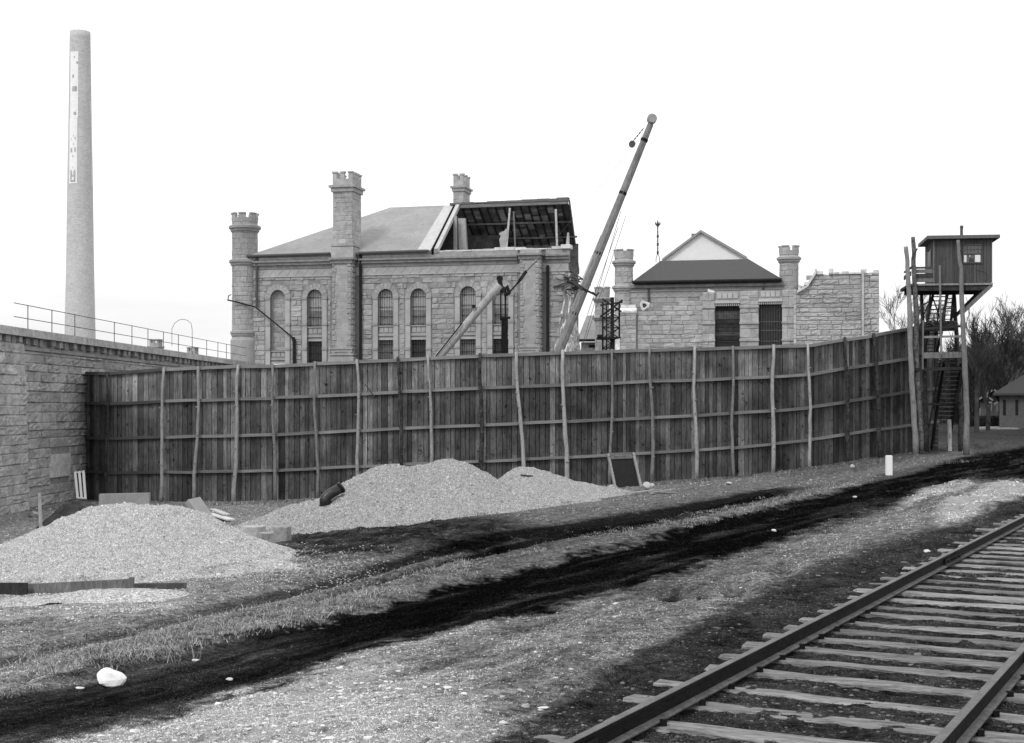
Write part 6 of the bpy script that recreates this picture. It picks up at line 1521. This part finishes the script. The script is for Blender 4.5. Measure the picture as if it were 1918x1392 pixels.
# tilted board and flat boards on the near heap's right
def tb_(m):
    Y = 28.0; pts = [(348, 938), (368, 934), (382, 943), (396, 966), (374, 968)]; q = [P(x, y, Y + (.0 if i in (0, 4) else .10)) for i, (x, y) in enumerate(pts)]; g0 = gz(q[3].x, Y)
    q = [P(349, 939, Y), P(372, 934, Y + .25), P(398, 972, Y + .15), P(376, 976, Y - .1)]
    n = (q[1] - q[0]).cross(q[2] - q[0]).normalized() * .06; base = []
    m.hexa([v + n for v in q] + [v - n for v in q], .75)
simple('stone_flag', 'tilted rough flagstone leaning on the right shoulder of the foreground heap', 'flagstone', CONC, tb_, P(380, 972, 28))
def fb_(m):
    a, b = Gh(392, 968), Gh(432, 980); a.z += .10; b.z += .08; m.beam(a, b, .25, .04, 1.2); a2, b2 = Gh(398, 962), Gh(424, 974); a2.z += .14; b2.z += .16; m.beam(a2, b2, .2, .03, 1)
simple('plank', 'pale plank lying flat right of the tilted flagstone', 'plank', PALEW, fb_, Gh(410, 974))
# white slotted frame against the wall
def frame_():
    Y = 58.0; q = [P(140, 884, Y), P(157, 882, Y), P(161, 935, Y - .5), P(145, 934, Y - .5)]; r = root('slotted_frame', 'small white wooden frame with two long slots leaning on the prison wall', 'wooden frame', q[3])
    m = MB(); L = lambda a, b, t: a.lerp(b, t)
    for t in (.05, .5, .95): m.beam(L(q[0], q[1], t), L(q[3], q[2], t), .085, .05, 1, up=(0, 1, 0))
    for t in (.03, .97): m.beam(L(q[0], q[3], t), L(q[1], q[2], t), .05, .09, 1, up=(0, 1, 0))
    m.build('bars', WHITEP, r)
    m = MB(); o = Vector((0, .08, 0)); m.hexa([q[3] + o, q[2] + o, q[2] + o * 1.5, q[3] + o * 1.5, q[0] + o, q[1] + o, q[1] + o * 1.5, q[0] + o * 1.5], .4); m.build('backing', MIDW, r)
frame_()
g = Gh(77, 999); stake('stake', 'tall thin pale stake standing between the heap and the prison wall', [(g.x, g.y, g.z - .1), P(74, 923, g.y)], .035, LOG, 1.3, sq=True)
# planks holding the toe of the near heap
def planks():
    Y = 17.9
    def on(px, py): g = Gh(px, py); return g
    def pl(xa, ya, xb, yb, hh, tint, label, lab2):
        a, b = on(xa, ya), on(xb, yb); h_ = hh
        def f(m): m.hexa([a + Vector((0, 0, -.06)), b + Vector((0, 0, -.06)), b + Vector((0, .05, -.06)), a + Vector((0, .05, -.06)), a + Vector((0, .02, h_)), b + Vector((0, .02, h_)), b + Vector((0, .07, h_)), a + Vector((0, .07, h_))], tint)
        simple('plank', label, 'plank', MIDW, f, a)
    pl(-60, 1116, 49, 1114, .13, .22, 'nearly black plank on edge at the far left foot of the foreground heap', 0)
    pl(50, 1112, 246, 1106, .105, .85, 'long grey plank on edge along the foot of the foreground heap', 0)
    pl(250, 1107, 347, 1105, .06, .40, 'dark low plank right of the stake at the heap foot', 0)
planks()
g = Gh(248, 1110); stake('stake', 'short stake driven in front of the planks at the heap foot', [(g.x, g.y - .03, g.z - .1), (g.x, g.y - .03, g.z + .15)], .024, MIDW, .7, sq=True)
# spilled gravel in front of the planks
heap('gravel_spill', 'low pale ridge of gravel spilled in front of the planks', [(G(165, 1122).x, G(165, 1122).y, .13, .75, .75, .35, .4), (G(40, 1130).x, G(40, 1130).y, .09, .7, .6, .3, .3), (G(285, 1118).x, G(285, 1118).y, .07, .35, .3, .25, .25)], GRAV, 14, .03, 'gravel spill', rough=.3)
# black pipe elbow on the middle heap
def elbow():
    a = hz(634, 918, PILE2); b = hz(611, 940, PILE2); Y = min(a.y, b.y) - .15
    r = root('pipe_elbow', 'stubby black pipe elbow lying on the left flank of the two-humped gravel heap', 'pipe', P(610, 950, Y))
    m = MB(); m.tube([P(638, 914, Y + .1), P(622, 923, Y), P(612, 930, Y - .05), P(608, 937, Y - .1), P(607, 951, Y - .1)], [.125, .125, .125, .12, .11], 16, 1); m.build('elbow', PIPEB, r, smooth=True)
    m = MB(); m.tube([P(640, 912.5, Y + .12), P(637, 914.5, Y + .1)], .145, 16, 1); m.build('flange', PIPEB, r); m = MB(); m.tube([P(618, 937, Y - .05), P(617, 951, Y - .05)], .05, 8); m.build('lug', PIPEB, r)
elbow()
def st3(m): a = hz(985, 892, PILE3); m.beam(a + Vector((-.15, -.03, .03)), a + Vector((.2, -.05, .0)), .05, .04, 1)
simple('stick', 'short dark stick lying on the small heap before the fence', 'stick', DARKW, st3, hz(985, 892, PILE3))
def bnd(m):
    rnd = random.Random(1)
    for _ in range(5): x = rnd.uniform(1170, 1230); a, b = Gh(x, 925 + rnd.uniform(0, 6)), Gh(x + rnd.uniform(25, 50), 921 + rnd.uniform(0, 6)); a.z += .05; b.z += .05; m.beam(a, b, .08, .04, rnd.uniform(.8, 1.3))
simple('lumber_scraps', 'few pale scraps of board lying on the ground beside the gravel screen', 'boards', LOG, bnd, Gh(1210, 925))

# ================================================================ TREES AND HOUSES BEYOND
def bare_tree(name, label, x, y, h, seed, levels=5, spread=1.0, r0=None, group='bare trees beyond the tower', dens=1.0, tint=1.0):
    rnd = random.Random(seed); z0 = gz(x, y) - .1; r0 = r0 or h * .022
    tr, cr = MB(), MB()
    def grow(p, d, L, rad, lv):
        nseg = 4 if lv == 0 else 3; pts = [p]; rs = [rad]; q = p.copy(); dd = d.copy()
        for k in range(nseg):
            dd = (dd + Vector((rnd.gauss(0, .10), rnd.gauss(0, .10), rnd.gauss(.03, .06)))).normalized(); q = q + dd * (L / nseg); pts.append(q.copy()); rs.append(rad * (1 - .5 * (k + 1) / nseg))
        mb = tr if lv == 0 else cr
        mb.tube(pts, rs, 6 if lv < 2 else 3, tint, caps=False)
        if lv >= levels: return
        n = int(rnd.choice((3, 4, 4, 5)) * dens + (2 if lv == 0 else 0))
        for k in range(n):
            t = rnd.uniform(.35, 1.0) if lv else rnd.uniform(.45, 1.0); i = min(nseg - 1, int(t * nseg)); pp = pts[i].lerp(pts[i + 1], t * nseg - i)
            a = rnd.uniform(0, 6.28); ax = Vector((math.cos(a), math.sin(a), 0)); nd = (dd * rnd.uniform(.8, 1.2) + ax * rnd.uniform(.3, .75) * spread + Vector((0, 0, .18))).normalized()
            grow(pp, nd, L * rnd.uniform(.5, .78), max(rs[i] * .55, .012 + .00006 * y), lv + 1)
    grow(Vector((x, y, z0)), Vector((rnd.uniform(-.05, .05), 0, 1)), h * .42, r0, 0)
    r = root(name, label, 'tree', (x, y, z0), 0, group)
    tr.build('trunk', TWIG, r); cr.build('crown', TWIG, r)
def tr_at(px, ytop, Y, seed, label, **k):
    p = P(px, ytop, Y); bare_tree('bare_tree', label, p.x, Y, (p.z + .2) * 1.18, seed, **k)
tr_at(1905, 575, 146, 3, 'tall spreading bare tree rising over the house at the right edge', levels=5, spread=1.1, tint=2.0)
tr_at(1850, 632, 112, 5, 'slender bare tree with forked top halfway between tower and house', levels=5, spread=.8)
tr_at(1829, 610, 104, 8, 'thin dark bare tree just right of the tower posts', levels=4, spread=.6)
tr_at(1875, 640, 135, 12, 'broad bare tree behind the porch of the cottage', levels=5, spread=1.1, tint=.8)
tr_at(1890, 690, 150, 13, 'low bushy bare tree right behind the brick house', levels=5, spread=1.2)
tr_at(1812, 690, 125, 16, 'short bare tree seen between the last tower post and the thin tree', levels=5, spread=1.2)
tr_at(1668, 600, 180, 17, 'pale distant bare tree above the fence left of the tower', levels=5, spread=1.0, tint=4.0)
tr_at(1692, 575, 190, 19, 'fainter distant bare tree close against the tower posts', levels=5, spread=.9, tint=4.0)
tr_at(1862, 700, 165, 23, 'small bare tree behind the cottage roof', levels=5, spread=1.3, tint=.8)
tr_at(1930, 640, 160, 29, 'wide bare tree mostly outside the right edge', levels=5, spread=1.2)
def wood():
    rnd = random.Random(77); m = MB()
    for _ in range(60000):
        px = rnd.uniform(1745, 1990); Y = rnd.uniform(152, 185); t = rnd.random() ** 1.25
        topy = 672 - 16 * math.sin((px - 1800) * .03) - 14 * math.sin(px * .11) + rnd.gauss(0, 16) ; py = 806 - (806 - topy) * t - rnd.gauss(0, 5)
        p = P(px, py, Y); a = rnd.gauss(1.57, .6); L = rnd.uniform(.5, 1.5); d = Vector((math.cos(a), rnd.uniform(-.4, .4), math.sin(a))) * L; w = Vector((math.sin(a), 0, -math.cos(a))) * rnd.uniform(.02, .06)
        m.add([p - w, p + w, p + d], [(0, 1, 2)], rnd.uniform(.3, 1.3))
    o = m.build('woodland', TWIG, origin=tuple(P(1860, 800, 165))); tag(o, 'dark mass of leafless scrub and woodland behind the houses', 'woodland', kind='stuff')
wood()
def hedge():
    rnd = random.Random(5); m = MB()
    for _ in range(5000):
        px = rnd.uniform(1815, 1880); Y = rnd.uniform(138, 142); py = rnd.uniform(782, 803); p = P(px, py, Y); a = rnd.uniform(0, 6.28); L = .3; d = Vector((math.cos(a), rnd.uniform(-.5, .5), math.sin(a))) * L; w = Vector((math.sin(a), 0, -math.cos(a))) * .05
        m.add([p - w, p + w, p + d], [(0, 1, 2)], rnd.uniform(.3, 1.0))
    o = m.build('hedge', TWIG, origin=tuple(P(1850, 803, 140))); tag(o, 'low dark hedge in front of the gabled cottage', 'hedge')
hedge()
def house():
    H = Frame(1872, 130, 19, 0); r = H.root('brick_house', 'low brick house with hipped roof cut by the right edge of the picture', 'house')
    zb = -.3; ze = H.z(1872, 737); w = MB(); w.box(0, 11, 0, 9, zb, ze, 1); w.build('wall', HOUSEW, r, local=True)
    rf = MB(); e = .55; zr = ze + 3.0; q = [(-e, -e, ze), (11 + e, -e, ze), (11 + e, 9 + e, ze), (-e, 9 + e, ze), (4, 4.5, zr), (7, 4.5, zr)]
    rf.add(q + [(x, y, z_ - .18) for x, y, z_ in q[:4]], [(0, 1, 5, 4), (1, 2, 5), (2, 3, 4, 5), (3, 0, 4), (6, 7, 1, 0), (7, 8, 2, 1), (8, 9, 3, 2), (9, 6, 0, 3), (9, 8, 7, 6)], .7); rf.build('roof', SLATE_D, r, local=True)
    for px in (1881.5, 1904.5):
        u = H.u(px); g = MB(); g.box(u - .12, u + .12, -.03, .03, H.z(px, 778), H.z(px, 749), .8); f = g.build('window', IRON, r, local=True)
    for u in (5.5, 8): g = MB(); g.box(u - .4, u + .4, -.03, .03, 1, 2.6, .8); g.build('window', IRON, r, local=True)
house()
def cottage():
    K = Frame(1842, 150, 17, 0); r = K.root('gabled_cottage', 'small cottage with white-trimmed porch gables half hidden behind the trees', 'cottage')
    zb = -.3; w = MB(); a, b = K.u(1836), K.u(1872); ze = K.z(1850, 752); w.box(a, b, 1.5, 8, zb, ze, 1); w.build('wall', HOUSEW, r, local=True)
    rf = MB(); ap = (K.u(1858), .9, K.z(1858, 729)); e0 = (K.u(1833), .9, K.z(1833, 748)); e1 = (K.u(1876), .9, K.z(1876, 748))
    for e in (e0, e1): rf.hexa([e, ap, (ap[0], 8, ap[2]), (e[0], 8, e[2]), (e[0], .9, e[2] + .15), (ap[0], .9, ap[2] + .15), (ap[0], 8, ap[2] + .15), (e[0], 8, e[2] + .15)], .8)
    rf.add([(a, 1.45, ze - .1), (b, 1.45, ze - .1), (ap[0], 1.45, ap[2])], [(0, 1, 2)], .5); rf.build('roof', SLATE_D, r, local=True)
    t = MB()
    for (x0, y0, x1, y1) in ((1834, 748, 1860, 730), (1844, 739, 1860, 750), (1844, 754, 1858, 754), (1862, 757, 1869, 753), (1862, 730, 1866, 733)): t.beam(K.p(x0, y0, .7), K.p(x1, y1, .7), .06, .16, .6)
    t.build('bargeboard', CONC, r, local=True)
    for (x, y0, y1, wd) in ((1835.5, 784, 765, .16), (1857, 770, 757, .12), (1867.5, 772, 758, .14)): t = MB(); t.beam(K.p(x, y0, .7), K.p(x, y1, .7), wd * .6, .1, .5); t.build('porch_post', CONC, r, local=True)
cottage()
